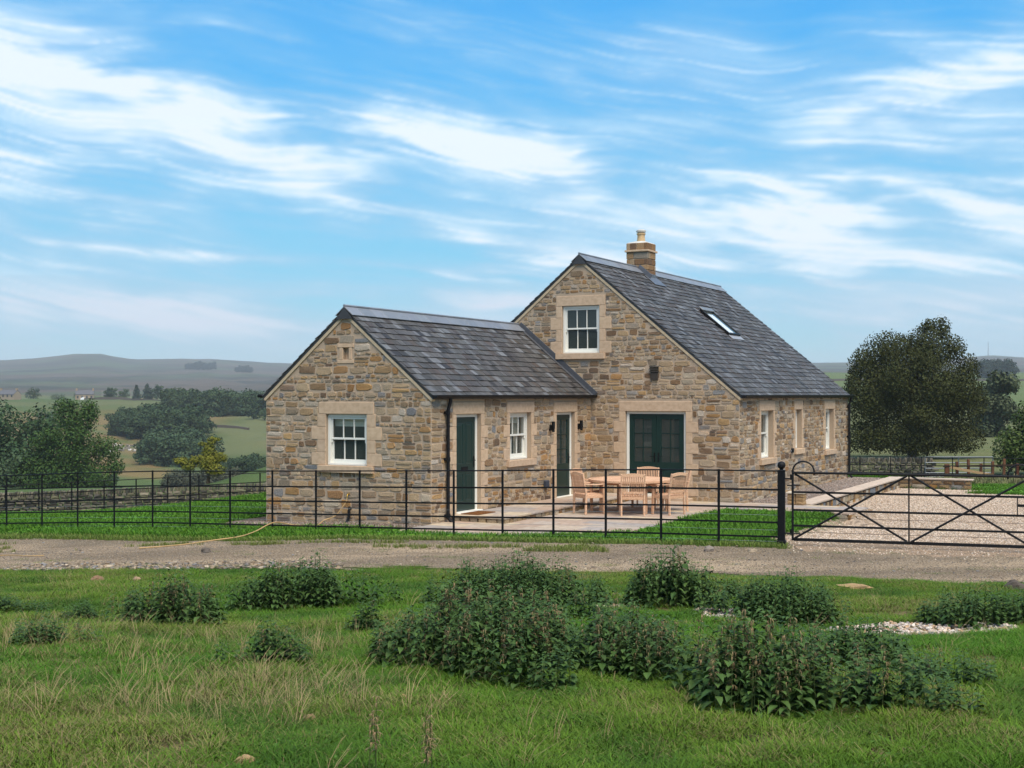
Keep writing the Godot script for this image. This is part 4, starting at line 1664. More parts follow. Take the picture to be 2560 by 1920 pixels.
func build_paving() -> void:
	var frame := Transform3D(Basis(Vector3.UP, TURN), house_at(0, 0))
	var bed := Shape.new()
	bed.col = sr(150, 134, 114)
	bed.bx(-0.05, 4.0, -0.3, 0.014, -7.79, 1.2, 0.0)
	bed.bx(4.0, 6.9, -0.5, 0.013, -7.98, -6.34, 0.0)
	var patio := structure("patio", bed, M.mortar, frame)
	pave(patio, 0.0, 4.05, -1.35, 7.8, 0.035, func(x: float, m: float) -> bool:
		return not (x < 1.1 and m > 0.85) and not (m < -1.35 + (x - 2.75) * 1.5))
	pave(patio, 4.056, 6.95, 6.3, 8.0, 0.034, func(_x, _m): return true)
	# edge stones under the path, where the drive lies lower
	var r := RandomNumberGenerator.new()
	r.seed = 77
	for e in [[4.9, 6.95, 6.28, 0], [6.3, 8.0, 6.93, 1]]:
		var a: float = e[0]
		while a < e[1] - 0.05:
			var w := minf(r.randf_range(0.16, 0.4), e[1] - a)
			var s := Shape.new()
			var at := Vector3(a + w / 2, -0.13, -e[2]) if e[3] == 0 else Vector3(e[2], -0.13, -(a + w / 2))
			cobble(s, Transform3D(), Vector3(w - 0.01, 0.26, 0.2) if e[3] == 0 else Vector3(0.2, 0.26, w - 0.01), r, stone_tint(r))
			put("edge_stone", s, M.stone, patio, Transform3D(Basis(), at))
			a += w
	# raised walk along the annex, with a rubble riser
	var core := Shape.new()
	core.col = sr(170, 150, 124)
	core.bx(0.002, 1.22, 0.0, 0.115, -7.78, -0.82, 0.0)
	var walk := structure("raised_walk", core, M.mortar, frame)
	pave(walk, 0.005, 1.28, 0.76, 7.79, 0.158, func(_x, _m): return true)
	var q := 0.0
	while q < 7.0:
		var w := r.randf_range(0.12, 0.3)
		var s := Shape.new()
		cobble(s, Transform3D(), Vector3(0.14, 0.13, w - 0.012), r, stone_tint(r) * 0.9, 0.1)
		put("riser_stone", s, M.stone, walk, Transform3D(Basis(), Vector3(1.19, 0.055, -(0.8 + q + w / 2))))
		q += w
	q = 0.02
	while q < 1.2:
		var w := minf(r.randf_range(0.12, 0.3), 1.24 - q)
		var s := Shape.new()
		cobble(s, Transform3D(), Vector3(w - 0.012, 0.13, 0.14), r, stone_tint(r) * 0.9, 0.1)
		put("riser_stone", s, M.stone, walk, Transform3D(Basis(), Vector3(q + w / 2, 0.055, -0.85)))
		q += w
	# low retaining wall of the terrace
	var wall := thing("retaining_wall", "low rubble retaining wall with pale flat coping beside the drive", "wall", house_at(0, 0), TURN)
	var wc := Shape.new()
	wc.bx(5.2, 5.46, -0.6, -0.005, -19.45, -8.2, 0.0)
	wc.bx(5.46, 7.6, -0.6, -0.006, -19.45, -19.22, 0.0)
	put("core", wc, M.mortar, wall)
	for y in [-0.35, -0.19]:
		var a := 8.2
		while a < 19.2:
			var w := r.randf_range(0.16, 0.42)
			var s := Shape.new()
			cobble(s, Transform3D(), Vector3(0.14, 0.165, w - 0.01), r, stone_tint(r), 0.14)
			put("stone", s, M.stone, wall, Transform3D(Basis(), Vector3(5.45, y + 0.08, -(a + w / 2))))
			a += w
	for row in [[-0.42, 0.14], [-0.27, 0.13], [-0.13, 0.11]]:
		var a := 5.42
		while a < 7.6:
			var w := minf(r.randf_range(0.22, 0.5), 7.64 - a)
			if w < 0.08:
				break
			var s := Shape.new()
			cobble(s, Transform3D(), Vector3(w - 0.012, row[1] - 0.008, 0.2), r, stone_tint(r) * 0.9, 0.16)
			put("stone", s, M.stone, wall, Transform3D(Basis(), Vector3(a + w / 2, row[0] + row[1] / 2, -19.26)))
			a += w
	for e in [[0.0], [1.0]]:
		var a := 8.15 if e[0] == 0.0 else 5.56
		var lim := 19.5 if e[0] == 0.0 else 7.68
		while a < lim - 0.05:
			var w := minf(0.62, lim - a)
			var s := Shape.new()
			s.col = sr(196, 180, 164) * rng.randf_range(0.94, 1.04)
			if e[0] == 0.0:
				s.bx(5.12, 5.55, 0.0, 0.045, -(a + w - 0.004), -(a + 0.004), 0.006)
			else:
				s.bx(a + 0.004, a + w - 0.004, 0.0, 0.045, -19.5, -19.15, 0.006)
			put("coping_slab", s, M.slab, wall)
			a += w
	# small stub of squared stones at its near end
	var stub := thing("stone_pier", "short stub of squared buff stones at the end of the coping", "pier", house_at(5.27, 7.98), TURN)
	for k in 3:
		for i in 2:
			var s := Shape.new()
			cobble(s, Transform3D(), Vector3(0.19, 0.085, 0.3), r, sr(196, 160, 116) * r.randf_range(0.85, 1.05), 0.08)
			put("stone", s, M.stone, stub, Transform3D(Basis(), Vector3(-0.1 + 0.2 * i, 0.085 + 0.087 * k, 0)))
	var top := Shape.new()
	top.col = sr(208, 196, 176)
	top.bx(-0.22, 0.22, 0.30, 0.335, -0.18, 0.18, 0.008)
	put("cap", top, M.slab, stub)


func teak_tone() -> Color:
	return sr(232, 196, 166).lerp(sr(220, 180, 150), rng.randf())


func teak(parent: Node3D, called: String, fn: Callable) -> void:
	var s := Shape.new()
	s.col = teak_tone()
	fn.call(s)
	put(called, s, M.teak, parent)


func garden_chair() -> Node3D:
	var c := thing("garden_chair", "", "chair")
	for sx in [-1.0, 1.0]:
		teak(c, "leg", func(s: Shape): s.bar(Vector3(sx * 0.245, 0.0, 0.23), Vector3(sx * 0.245, 0.46, 0.215), 0.036, 0.045, Vector3.BACK, 0.004); s.bar(Vector3(sx * 0.245, 0.45, 0.215), Vector3(sx * 0.245, 0.9, 0.3), 0.036, 0.042, Vector3.BACK, 0.004))
		teak(c, "leg", func(s: Shape): s.bar(Vector3(sx * 0.26, 0.0, -0.24), Vector3(sx * 0.26, 0.64, -0.22), 0.05, 0.05, Vector3.BACK, 0.005))
		teak(c, "arm", func(s: Shape): s.bar(Vector3(sx * 0.265, 0.655, -0.28), Vector3(sx * 0.258, 0.645, -0.02), 0.062, 0.024, Vector3.UP, 0.008); s.bar(Vector3(sx * 0.258, 0.645, -0.03), Vector3(sx * 0.25, 0.66, 0.25), 0.058, 0.024, Vector3.UP, 0.008))
		teak(c, "side_rail", func(s: Shape): s.bar(Vector3(sx * 0.25, 0.39, -0.22), Vector3(sx * 0.245, 0.385, 0.21), 0.024, 0.065, Vector3.UP, 0.004))
	teak(c, "front_rail", func(s: Shape): s.bx(-0.24, 0.24, 0.36, 0.42, -0.245, -0.22, 0.004))
	teak(c, "back_rail", func(s: Shape): s.bx(-0.225, 0.225, 0.35, 0.41, 0.2, 0.225, 0.004))
	for k in 8:
		var x := -0.196 + 0.056 * k
		teak(c, "seat_slat", func(s: Shape): s.bar(Vector3(x, 0.435, -0.26), Vector3(x, 0.412, 0.02), 0.044, 0.018, Vector3.UP, 0.004); s.bar(Vector3(x, 0.412, 0.018), Vector3(x, 0.425, 0.215), 0.044, 0.018, Vector3.UP, 0.004))
	teak(c, "lower_back_rail", func(s: Shape): s.bx(-0.225, 0.225, 0.475, 0.525, 0.212, 0.236, 0.005))
	teak(c, "top_rail", func(s: Shape):
		for k in 6:
			var x0 := -0.225 + 0.075 * k
			var x1 := x0 + 0.075
			var f := func(x: float) -> Vector3: return Vector3(x, 0.862 + 0.028 * (1.0 - pow(x / 0.225, 2)), 0.295 + 0.02 * (1.0 - pow(x / 0.225, 2)))
			s.bar(f.call(x0), f.call(x1), 0.026, 0.066, Vector3.UP, 0.003))
	for k in 11:
		var x := -0.195 + 0.039 * k
		var bow := 0.014 * (1.0 - pow(x / 0.225, 2))
		teak(c, "back_slat", func(s: Shape): s.bar(Vector3(x, 0.52, 0.222), Vector3(x, 0.845, 0.286 + bow), 0.022, 0.012, Vector3.BACK, 0.003))
	return c


func garden_table(at: Vector3) -> void:
	var t := thing("garden_table", "round pale teak garden table with slatted top on the patio", "table", at, TURN)
	var r := 0.97
	var n := 14
	for k in n:
		var x0 := -r + 2 * r * k / n + 0.003
		var x1 := -r + 2 * r * (k + 1) / n - 0.003
		var poly := PackedVector2Array()
		for i in 7:
			var x := lerpf(x0, x1, i / 6.0)
			poly.append(Vector2(x, sqrt(maxf(0.0, 0.91 * 0.91 - x * x))))
		for i in range(6, -1, -1):
			var x := lerpf(x0, x1, i / 6.0)
			poly.append(Vector2(x, -sqrt(maxf(0.0, 0.91 * 0.91 - x * x))))
		if absf(x0) < 0.9 and absf(x1) < 0.9:
			teak(t, "plank", func(s: Shape): s.prism(Transform3D(Basis(Vector3.RIGHT, Vector3.FORWARD, Vector3.UP), Vector3.ZERO), poly, 0.695, 0.722))
	for k in 8:
		var ring := PackedVector2Array()
		for i in 7:
			var a := TAU * (k + i / 6.0) / 8 - 0.002
			ring.append(Vector2(cos(a), sin(a)) * r)
		for i in range(6, -1, -1):
			var a := TAU * (k + i / 6.0) / 8 - 0.002
			ring.append(Vector2(cos(a), sin(a)) * 0.913)
		teak(t, "rim", func(s: Shape): s.prism(Transform3D(Basis(Vector3.RIGHT, Vector3.FORWARD, Vector3.UP), Vector3.ZERO), ring, 0.68, 0.725))
	for sx in [-1.0, 1.0]:
		for sz in [-1.0, 1.0]:
			teak(t, "leg", func(s: Shape): s.bx(sx * 0.52 - 0.04, sx * 0.52 + 0.04, 0.0, 0.69, sz * 0.5 - 0.04, sz * 0.5 + 0.04, 0.006))
		teak(t, "apron", func(s: Shape): s.bx(sx * 0.52 - 0.014, sx * 0.52 + 0.014, 0.6, 0.69, -0.46, 0.46, 0.004))
		teak(t, "apron", func(s: Shape): s.bx(-0.48, 0.48, 0.6, 0.69, sx * 0.5 - 0.014, sx * 0.5 + 0.014, 0.004))


func build_furniture() -> void:
	garden_table(P(2.68, 0.036, 28.62))
	var proto := garden_chair()
	var spots := [
		[2.6, 27.62, 0.05, 1.0, "pale teak armchair with its slatted back square to the fence"],
		[1.68, 28.06, 0.88, 0.48, "pale teak armchair at the left of the garden table, turned sideways"],
		[3.42, 27.9, -0.67, 0.74, "pale teak armchair at the right front of the garden table"],
		[3.72, 28.85, -0.98, 0.1, "pale teak armchair half hidden behind the right front chair"],
		[1.72, 29.12, 0.86, -0.5, "pale teak armchair behind the left one, beside the glazed door"],
		[3.1, 29.68, -0.3, -0.95, "pale teak armchair at the far side, before the double doors"]]
	for i in spots.size():
		var s: Array = spots[i]
		var c: Node3D = proto
		if i > 0:
			c = proto.duplicate()
			c.name = numbered("garden_chair")
			add_child(c)
		c.position = P(s[0], 0.036, s[1])
		c.rotation.y = atan2(-s[2], s[3])
		tag(c, s[4], "chair", "teak chairs round the garden table")
	var mt := Shape.new()
	mt.bx(0.12, 0.54, 0.158, 0.176, -1.72, -0.98, 0.006)
	var o := put("doormat", mt, M.coir, null, Transform3D(Basis(Vector3.UP, TURN), house_at(0, 0)))
	tag(o, "brown coir doormat before the solid green door", "doormat")
	# hose from the tap, over the gravel and out under the fence
	var pts := []
	for p in [[-1.98, 0.1, 0.5], [-1.99, 0.12, 0.42], [-2.06, 0.16, 0.3], [-2.2, 0.22, 0.12], [-2.4, 0.34, 0.03]]:
		pts.append(house_at(p[0], -p[1], p[2]))
	for w in [[-4.0, 26.1], [-4.4, 25.85], [-4.72, 25.42], [-4.95, 24.6], [-5.12, 23.95], [-5.5, 23.6], [-5.88, 23.1], [-6.15, 22.5], [-6.45, 22.15]]:
		pts.append(P(w[0], ground_y(w[0], w[1]) + 0.025, w[1]))
	pts[6].y += 0.05
	pts[7].y += 0.16
	pts[8].y += 0.07
	pts[9].y += 0.05
	pts[10].y += 0.03
	var cv := Curve3D.new()
	for i in pts.size():
		var t: Vector3 = (pts[mini(i + 1, pts.size() - 1)] - pts[maxi(i - 1, 0)]) * 0.16
		cv.add_point(pts[i], -t, t)
	cv.bake_interval = 0.08
	var hs := Shape.new()
	var path := []
	for p in cv.get_baked_points():
		path.append(p)
	hs.tube(path, 0.012, 7)
	tag(put("garden_hose", hs, M.hose), "yellow garden hose running from the gable tap across the track", "hose")
	var h2 := Shape.new()
	path = []
	for k in 12:
		var x := -9.0 + 0.13 * k
		var d := 21.0 + 0.3 * sin(k * 0.45)
		path.append(P(x, ground_y(x, d) + 0.03, d))
	h2.tube(path, 0.008, 7)
	tag(put("garden_hose", h2, M.hose), "loose yellow hose end lying on the track at the left edge", "hose")


const RAILS := [0.018, 0.326, 0.614, 0.86, 1.094]


# iron estate fence along points [x, d, top]
func estate_fence(called: String, label: String, pts: Array, foot: float, thick := 1.0, wires := true) -> void:
	var f := thing(called, label, "fence", P(pts[0][0], 0, pts[0][1]))
	var o := f.position
	for i in pts.size():
		var p: Array = pts[i]
		var n: Array = pts[mini(i + 1, pts.size() - 1)]
		var q: Array = pts[maxi(i - 1, 0)]
		var dir := P(n[0] - q[0], 0, n[1] - q[1]).normalized()
		var s := Shape.new()
		var b := Basis(dir, Vector3.UP, dir.cross(Vector3.UP))
		s.box(Transform3D(b, Vector3(0, -foot / 2, 0)), Vector3(0.042 * thick, foot, 0.014), 0.002)
		put("post", s, M.iron, f, Transform3D(Basis(), P(p[0], p[2], p[1]) - o))
	for k in RAILS.size():
		var s := Shape.new()
		for i in pts.size() - 1:
			var a := P(pts[i][0], pts[i][2] - RAILS[k], pts[i][1]) - o
			var b := P(pts[i + 1][0], pts[i + 1][2] - RAILS[k], pts[i + 1][1]) - o
			if k == 0:
				s.tube([a, b], 0.0125 * thick, 8)
			else:
				s.bar(a, b, 0.009, 0.03 * thick, Vector3.UP, 0.002)
		put("rail", s, M.iron, f)
	if wires:
		for y in [0.74, 0.985, 1.17]:
			var s := Shape.new()
			for i in pts.size() - 1:
				s.tube([P(pts[i][0], pts[i][2] - y, pts[i][1]) - o, P(pts[i + 1][0], pts[i + 1][2] - y, pts[i + 1][1]) - o], 0.0022, 5, false)
			put("wire", s, M.wire, f)


func build_fences() -> void:
	var front := [[-13.4, 29.95, 0.72], [-12.4, 29.42, 0.78], [-11.41, 28.90, 0.83], [-10.42, 28.38, 0.89], [-9.46, 27.88, 0.95], [-8.51, 27.39, 1.00], [-7.55, 26.89, 1.05], [-6.64, 26.41, 1.08], [-5.71, 25.93, 1.11], [-4.76, 25.43, 1.14], [-3.82, 24.94, 1.17], [-2.91, 24.46, 1.20], [-1.98, 23.98, 1.23], [-1.07, 23.51, 1.26], [-0.17, 23.04, 1.29], [0.73, 22.57, 1.33], [1.62, 22.11, 1.36], [2.52, 21.64, 1.39], [3.42, 21.17, 1.41], [4.39, 20.9, 1.41]]
	estate_fence("estate_fence", "black iron estate fence with five rails along the track", front, 1.33)
	var back := []
	for k in 16:
		var t := k / 15.0
		back.append([lerpf(-20.5, -6.4, t), lerpf(38.6, 42.6, t), lerpf(-0.36, 0.16, t)])
	estate_fence("estate_fence", "black iron estate fence behind the lawn before the long dry stone wall", back, 2.3, 1.0, false)
	var right := []
	for k in 13:
		var t := k / 12.0
		right.append([lerpf(8.6, 21.4, t), lerpf(48.2, 45.6, t), lerpf(0.42, 0.33, t)])
	estate_fence("estate_fence", "thin black iron fence across the grass beyond the drive", right, 1.35, 0.8, false)
	# gate post with ball finial
	var gp := thing("gate_post", "stout square black gate post with a ball finial", "gate post", P(4.4, 0.1, 20.9), -0.3)
	var s := Shape.new()
	s.box(Transform3D(Basis(), Vector3(0, 0.56, 0)), Vector3(0.118, 1.5, 0.118), 0.006)
	put("shaft", s, M.iron, gp)
	s = Shape.new()
	s.bx(-0.075, 0.075, -0.1, 0.16, -0.075, 0.075, 0.008)
	put("foot_sleeve", s, M.iron, gp)
	s = Shape.new()
	var prof := [Vector2(0.03, 1.309), Vector2(0.03, 1.325)]
	for k in 11:
		var a := -PI / 2 + 0.45 + (PI - 0.45) * k / 10.0
		prof.append(Vector2(cos(a) * 0.066, 1.387 + sin(a) * 0.066))
	s.lathe(Vector3.ZERO, prof, 20)
	put("ball_finial", s, M.black, gp)
	for y in [0.74 + 0.43, 0.3 - 0.02]:
		s = Shape.new()
		s.tube([Vector3(0.05, y, 0), Vector3(0.17, y, 0)], 0.012, 8)
		s.tube([Vector3(0.15, y - 0.02, 0), Vector3(0.15, y + 0.07, 0)], 0.013, 8)
		put("hinge_pin", s, M.iron, gp)
	# the gate
	var ga := P(4.57, 0, 20.84)
	var gb := P(8.02, 0, 19.76)
	var dir := (gb - ga).normalized()
	var g := thing("field_gate", "wide black iron field gate with crossed braces and hooped ends", "gate", ga, atan2(-dir.z, dir.x))
	var len := ga.distance_to(gb)
	var top := 1.37
	var bot := 0.285
	var piece := func(called: String, fn: Callable):
		var q := Shape.new()
		fn.call(q)
		put(called, q, M.black, g)
	piece.call("stile", func(q: Shape): q.bx(-0.018, 0.018, bot - 0.02, top + 0.04, -0.012, 0.012, 0.003))
	piece.call("stile", func(q: Shape): q.bx(len - 0.018, len + 0.018, bot - 0.02, top + 0.04, -0.012, 0.012, 0.003))
	piece.call("stile", func(q: Shape): q.bx(len / 2 - 0.012, len / 2 + 0.012, bot, top + 0.025, -0.017, -0.004, 0.003))
	piece.call("top_rail", func(q: Shape): q.tube([Vector3(0, top, 0), Vector3(len, top, 0)], 0.02, 10))
	for y in [1.055, 0.765, 0.51]:
		piece.call("rail", func(q: Shape): q.bx(0.018, len - 0.018, y - 0.017, y + 0.017, -0.003, 0.007, 0.002))
	piece.call("bottom_rail", func(q: Shape): q.bx(0.018, len - 0.018, bot - 0.025, bot + 0.025, -0.008, 0.01, 0.003))
	for y in [0.645, 0.41]:
		piece.call("wire", func(q: Shape): q.tube([Vector3(0, y, 0.012), Vector3(len, y, 0.012)], 0.003, 5, false))
	for hx in [0.0, len / 2]:
		for fl in [0, 1]:
			var y0 := bot + 0.02 if fl == 0 else top - 0.02
			var y1 := top - 0.02 if fl == 0 else bot + 0.02
			var zz := 0.024 if fl == 0 else -0.03
			piece.call("brace", func(q: Shape): q.tube([Vector3(hx + 0.03, y0, zz), Vector3(hx + len / 2 - 0.03, y1, zz)], 0.017, 8))
	for e in [[0.0, 1.0], [len, -1.0]]:
		piece.call("hoop", func(q: Shape):
			var arc := []
			for k in 15:
				var a := PI - PI * k / 14.0
				arc.append(Vector3(e[0] + e[1] * (0.17 + cos(a) * 0.17), top + 0.02 + sin(a) * 0.165, 0))
			arc.append(Vector3(e[0] + e[1] * 0.34, top - 0.04, 0))
			q.tube(arc, 0.014, 8))
	for y in [1.17, 0.38]:
		piece.call("hinge_strap", func(q: Shape): q.tube([Vector3(-0.09, y - 0.01, 0), Vector3(0.12, y, 0)], 0.011, 8))
	piece.call("latch", func(q: Shape):
		q.bx(len - 0.21, len - 0.195, 0.77, 1.05, -0.008, 0.008, 0.002)
		q.bx(len - 0.2, len + 0.1, 0.9, 0.945, 0.0, 0.014, 0.003))
	# the paddock beyond: timber posts, a galvanised gate
	var tf := thing("timber_fence", "row of red brown timber posts with a sagging rail beyond the iron fence", "fence", P(18.7, ground_y(18.7, 55), 55))
	var xs := [0.0, 0.46, 1.0, 1.55, 2.1, 2.62, 3.26]
	for i in xs.size():
		s = Shape.new()
		s.col = sr(96, 58, 46).lerp(sr(120, 86, 66), rng.randf())
		var hh := 0.75 + 0.1 * (i % 3)
		s.bx(-0.055 if i else -0.1, 0.055 if i else 0.1, -0.4, hh, -0.05, 0.05, 0.01)
		put("post", s, M.timber, tf, Transform3D(Basis(Vector3.BACK, rng.randf_range(-0.03, 0.03)), Vector3(xs[i], 0, -0.1 * i)))
	s = Shape.new()
	s.col = sr(178, 152, 118)
	s.bar(Vector3(0.1, 0.62, 0.1), Vector3(2.3, 0.2, 0.05), 0.04, 0.11)
	put("rail", s, M.timber, tf)
	s = Shape.new()
	s.col = sr(60, 48, 42)
	s.bar(Vector3(-0.2, 0.66, 0.08), Vector3(3.6, 0.7, -0.4), 0.03, 0.06)
	put("rail", s, M.timber, tf)
	var sg := thing("galvanised_gate", "grey galvanised field gate standing behind the timber posts", "gate", P(18.4, ground_y(18.4, 57), 57), 0.03)
	for y in [0.12, 0.3, 0.5, 0.75, 1.0]:
		s = Shape.new()
		s.tube([Vector3(0, y, 0), Vector3(3.05, y, 0)], 0.025, 8)
		put("bar", s, M.steel, sg)
	for x in [0.0, 1.5, 3.05]:
		s = Shape.new()
		s.tube([Vector3(x, -0.05, 0), Vector3(x, 1.0, 0)], 0.024, 8)
		put("upright", s, M.steel, sg)


# dry stone wall from a to b (x, d), with a foot line and upright cope stones
func dry_wall(label: String, a: Vector2, b: Vector2, y0: Callable, height: float, seed_: int, single: int) -> void:
	var r := RandomNumberGenerator.new()
	r.seed = seed_
	var w := thing("dry_stone_wall", label, "wall", P(a.x, 0, a.y))
	var dir := (b - a).normalized()
	var len := a.distance_to(b)
	var ang := atan2(dir.y, dir.x)
	var basis := Basis(Vector3.UP, ang)
	var list := []
	var greys := [[118, 112, 100], [134, 124, 106], [98, 94, 86], [150, 140, 120], [84, 80, 72], [124, 120, 96]]
	var y := -0.4
	while y < height:
		var h := r.randf_range(0.07, 0.13)
		var s := r.randf() * -0.2
		while s < len:
			var q := r.randf_range(0.14, 0.4)
			list.append([Vector3(s + q / 2, y + h / 2, r.randf_range(-0.02, 0.02)), Vector3(q - 0.012, h - 0.008, 0.4), 0.0])
			s += q
		y += h
	var s2 := 0.0
	while s2 < len:
		var t := r.randf_range(0.05, 0.1)
		list.append([Vector3(s2 + t / 2, height + 0.1, r.randf_range(-0.03, 0.03)), Vector3(t - 0.006, r.randf_range(0.2, 0.28), 0.3), r.randf_range(-0.35, 0.25)])
		s2 += t + 0.01
	list.sort_custom(func(p, q): return p[1].x * p[1].y * (1.0 if p[0].y > height * 0.35 else 0.1) > q[1].x * q[1].y * (1.0 if q[0].y > height * 0.35 else 0.1))
	var rest := Shape.new()
	for i in list.size():
		var e: Array = list[i]
		var g: Array = greys[r.randi() % greys.size()]
		var at: Vector2 = a + dir * e[0].x
		var o := Transform3D(basis * Basis(Vector3.BACK, e[2]), Vector3(at.x - a.x, float(y0.call(at.x, at.y)) + e[0].y, -(at.y - a.y)) + basis.z * e[0].z)
		if i < single:
			var sh := Shape.new()
			cobble(sh, Transform3D(), e[1], r, sr(g[0], g[1], g[2]) * r.randf_range(0.8, 1.1), 0.14)
			put("stone", sh, M.rock, w, o)
		else:
			cobble(rest, o, e[1], r, sr(g[0], g[1], g[2]) * r.randf_range(0.8, 1.1), 0.14)
	if rest.v.size():
		put("smaller_stones", rest, M.rock, w).set_meta("kind", "stuff")


func build_dry_walls() -> void:
	var lfoot := func(x: float, d: float) -> float: return lerpf(-2.15, -1.78, clampf((x + 23.0) / 16.0, 0, 1))
	dry_wall("long grey dry stone wall with upright cope stones behind the lawn", Vector2(-24.0, 48.5), Vector2(-6.5, 52.5), lfoot, 0.72, 51, 260)
	var rfoot := func(x: float, d: float) -> float: return ground_y(x, d)
	dry_wall("tumbled grey dry stone wall under the big birch tree", Vector2(13.8, 59.0), Vector2(19.0, 58.0), rfoot, 0.72, 52, 160)


# ---------------------------------------------------------------- grass, nettles, stones
func tuft(blades: int, h0: float, h1: float, w: float, spread: float, bend: float, seed_: int) -> ArrayMesh:
	var r := RandomNumberGenerator.new()
	r.seed = seed_
	var s := Shape.new()
	for k in blades:
		var a := r.randf() * TAU
		var base := Vector3(cos(a), 0, sin(a)) * spread * sqrt(r.randf())
		var lean := Vector3(cos(a + r.randf_range(-1, 1)), 0, sin(a + r.randf_range(-1, 1)))
		var h := r.randf_range(h0, h1)
		var side := Vector3(-lean.z, 0, lean.x).rotated(Vector3.UP, r.randf_range(-0.8, 0.8)) * w * r.randf_range(0.7, 1.2) * 0.5
		var b := bend * r.randf_range(0.4, 1.3)
		var p1 := base + Vector3.UP * h * 0.5 + lean * h * b * 0.22
		var p2 := base + Vector3.UP * h * 0.86 + lean * h * b * 0.62
		var p3 := base + Vector3.UP * h * (1.0 - b * 0.25) + lean * h * b * 1.05
		s.col = Color.WHITE * r.randf_range(0.8, 1.15)
		var o := Vector3.UP - lean * 0.4
		s.quad(base - side, base + side, p1 + side * 0.9, p1 - side * 0.9, o)
		s.quad(p1 - side * 0.9, p1 + side * 0.9, p2 + side * 0.55, p2 - side * 0.55, o)
		s.tri(p2 - side * 0.55, p2 + side * 0.55, p3, o)
	return s.mesh()


func herb(leaves: int, l: float, w: float, seed_: int) -> ArrayMesh:
	var r := RandomNumberGenerator.new()
	r.seed = seed_
	var s := Shape.new()
	for k in leaves:
		var a := r.randf() * TAU
		var dir := Vector3(cos(a), 0, sin(a))
		var ll := l * r.randf_range(0.6, 1.2)
		var rise := r.randf_range(0.35, 1.1)
		leaf(s, dir * 0.01 + Vector3.UP * ll * rise * 0.3, (dir + Vector3.UP * rise).normalized(), ll, w * r.randf_range(0.7, 1.2), r.randf_range(0.2, 0.7), Color.WHITE * r.randf_range(0.8, 1.15))
	return s.mesh()


# a pointed leaf folded along its midrib, its tip drooping
func leaf(s: Shape, at: Vector3, dir: Vector3, l: float, w: float, droop: float, col: Color) -> void:
	var side := dir.cross(Vector3.UP)
	if side.length() < 0.05:
		side = Vector3.RIGHT
	side = side.normalized()
	var nrm := side.cross(dir).normalized()
	var down := Vector3.DOWN * l * droop
	var m1 := at + dir * l * 0.33 + down * 0.08
	var m2 := at + dir * l * 0.68 + down * 0.4
	var tip := at + dir * l + down
	var lift := nrm * w * 0.16
	s.col = col
	for e in [-1.0, 1.0]:
		var o1: Vector3 = m1 + side * e * w * 0.5 + lift
		var o2: Vector3 = m2 + side * e * w * 0.36 + lift
		s.tri(at, o1, m1, nrm)
		s.quad(m1, o1, o2, m2, nrm)
		s.tri(m2, o2, tip, nrm)


func nettle_mesh(h: float, seed_: int, flowering: float, leafy := true) -> ArrayMesh:
	var r := RandomNumberGenerator.new()
	r.seed = seed_
	var s := Shape.new()
	s.col = sr(70, 84, 44)
	var bend := Vector3(r.randf_range(-0.06, 0.06), 0, r.randf_range(-0.06, 0.06))
	s.tube([Vector3.ZERO, Vector3.UP * h * 0.5 + bend * 0.4, Vector3.UP * h + bend], [0.0035, 0.003, 0.0015], 4, false)
	var n := int(h / 0.042)
	var turn := r.randf() * TAU
	for k in range(1, n + 1):
		var f := float(k) / n
		var p := Vector3.UP * h * f + bend * f * f
		turn += PI / 2 + r.randf_range(-0.25, 0.25)
		var l := lerpf(0.092, 0.045, f * f) * r.randf_range(0.7, 1.25)
		for e in 2:
			if not leafy or k < n * 0.2 and r.randf() < 0.4:
				continue
			var a := turn + PI * e + r.randf_range(-0.2, 0.2)
			var dir := Vector3(cos(a), r.randf_range(-0.55, 0.1) + f * 0.45, sin(a)).normalized()
			var c := sr(50, 74, 33).lerp(sr(74, 98, 48), r.randf()) * r.randf_range(0.75, 1.15)
			if k < n * 0.3 and r.randf() < 0.06:
				c = sr(170, 150, 50)
			var st := p + dir * 0.022
			leaf(s, st, dir, l, l * 0.68, r.randf_range(0.3, 0.7), c)
		if flowering > 0.0 and f > 0.45 and f < 0.99:
			for e in 5:
				var a := r.randf() * TAU
				var dir := Vector3(cos(a), 0.1, sin(a))
				var q := p + dir * r.randf_range(0.02, 0.045) * (1.3 - f * 0.6) + Vector3.DOWN * r.randf_range(0.0, 0.02)
				s.col = sr(138, 114, 86).lerp(sr(118, 116, 70), r.randf() * (1.4 - flowering))
				var sd := Vector3(-dir.z, 0, dir.x) * 0.0022
				var mid := (p + q) / 2 + Vector3.UP * 0.006
				s.quad(p - sd, p + sd, mid + sd * 1.6, mid - sd * 1.6, Vector3.UP)
				s.quad(mid - sd * 1.6, mid + sd * 1.6, q + sd, q - sd, Vector3.UP)
				s.tri(q - sd * 1.5, q + sd * 1.5, q + Vector3.DOWN * 0.03, dir)
	return s.mesh()


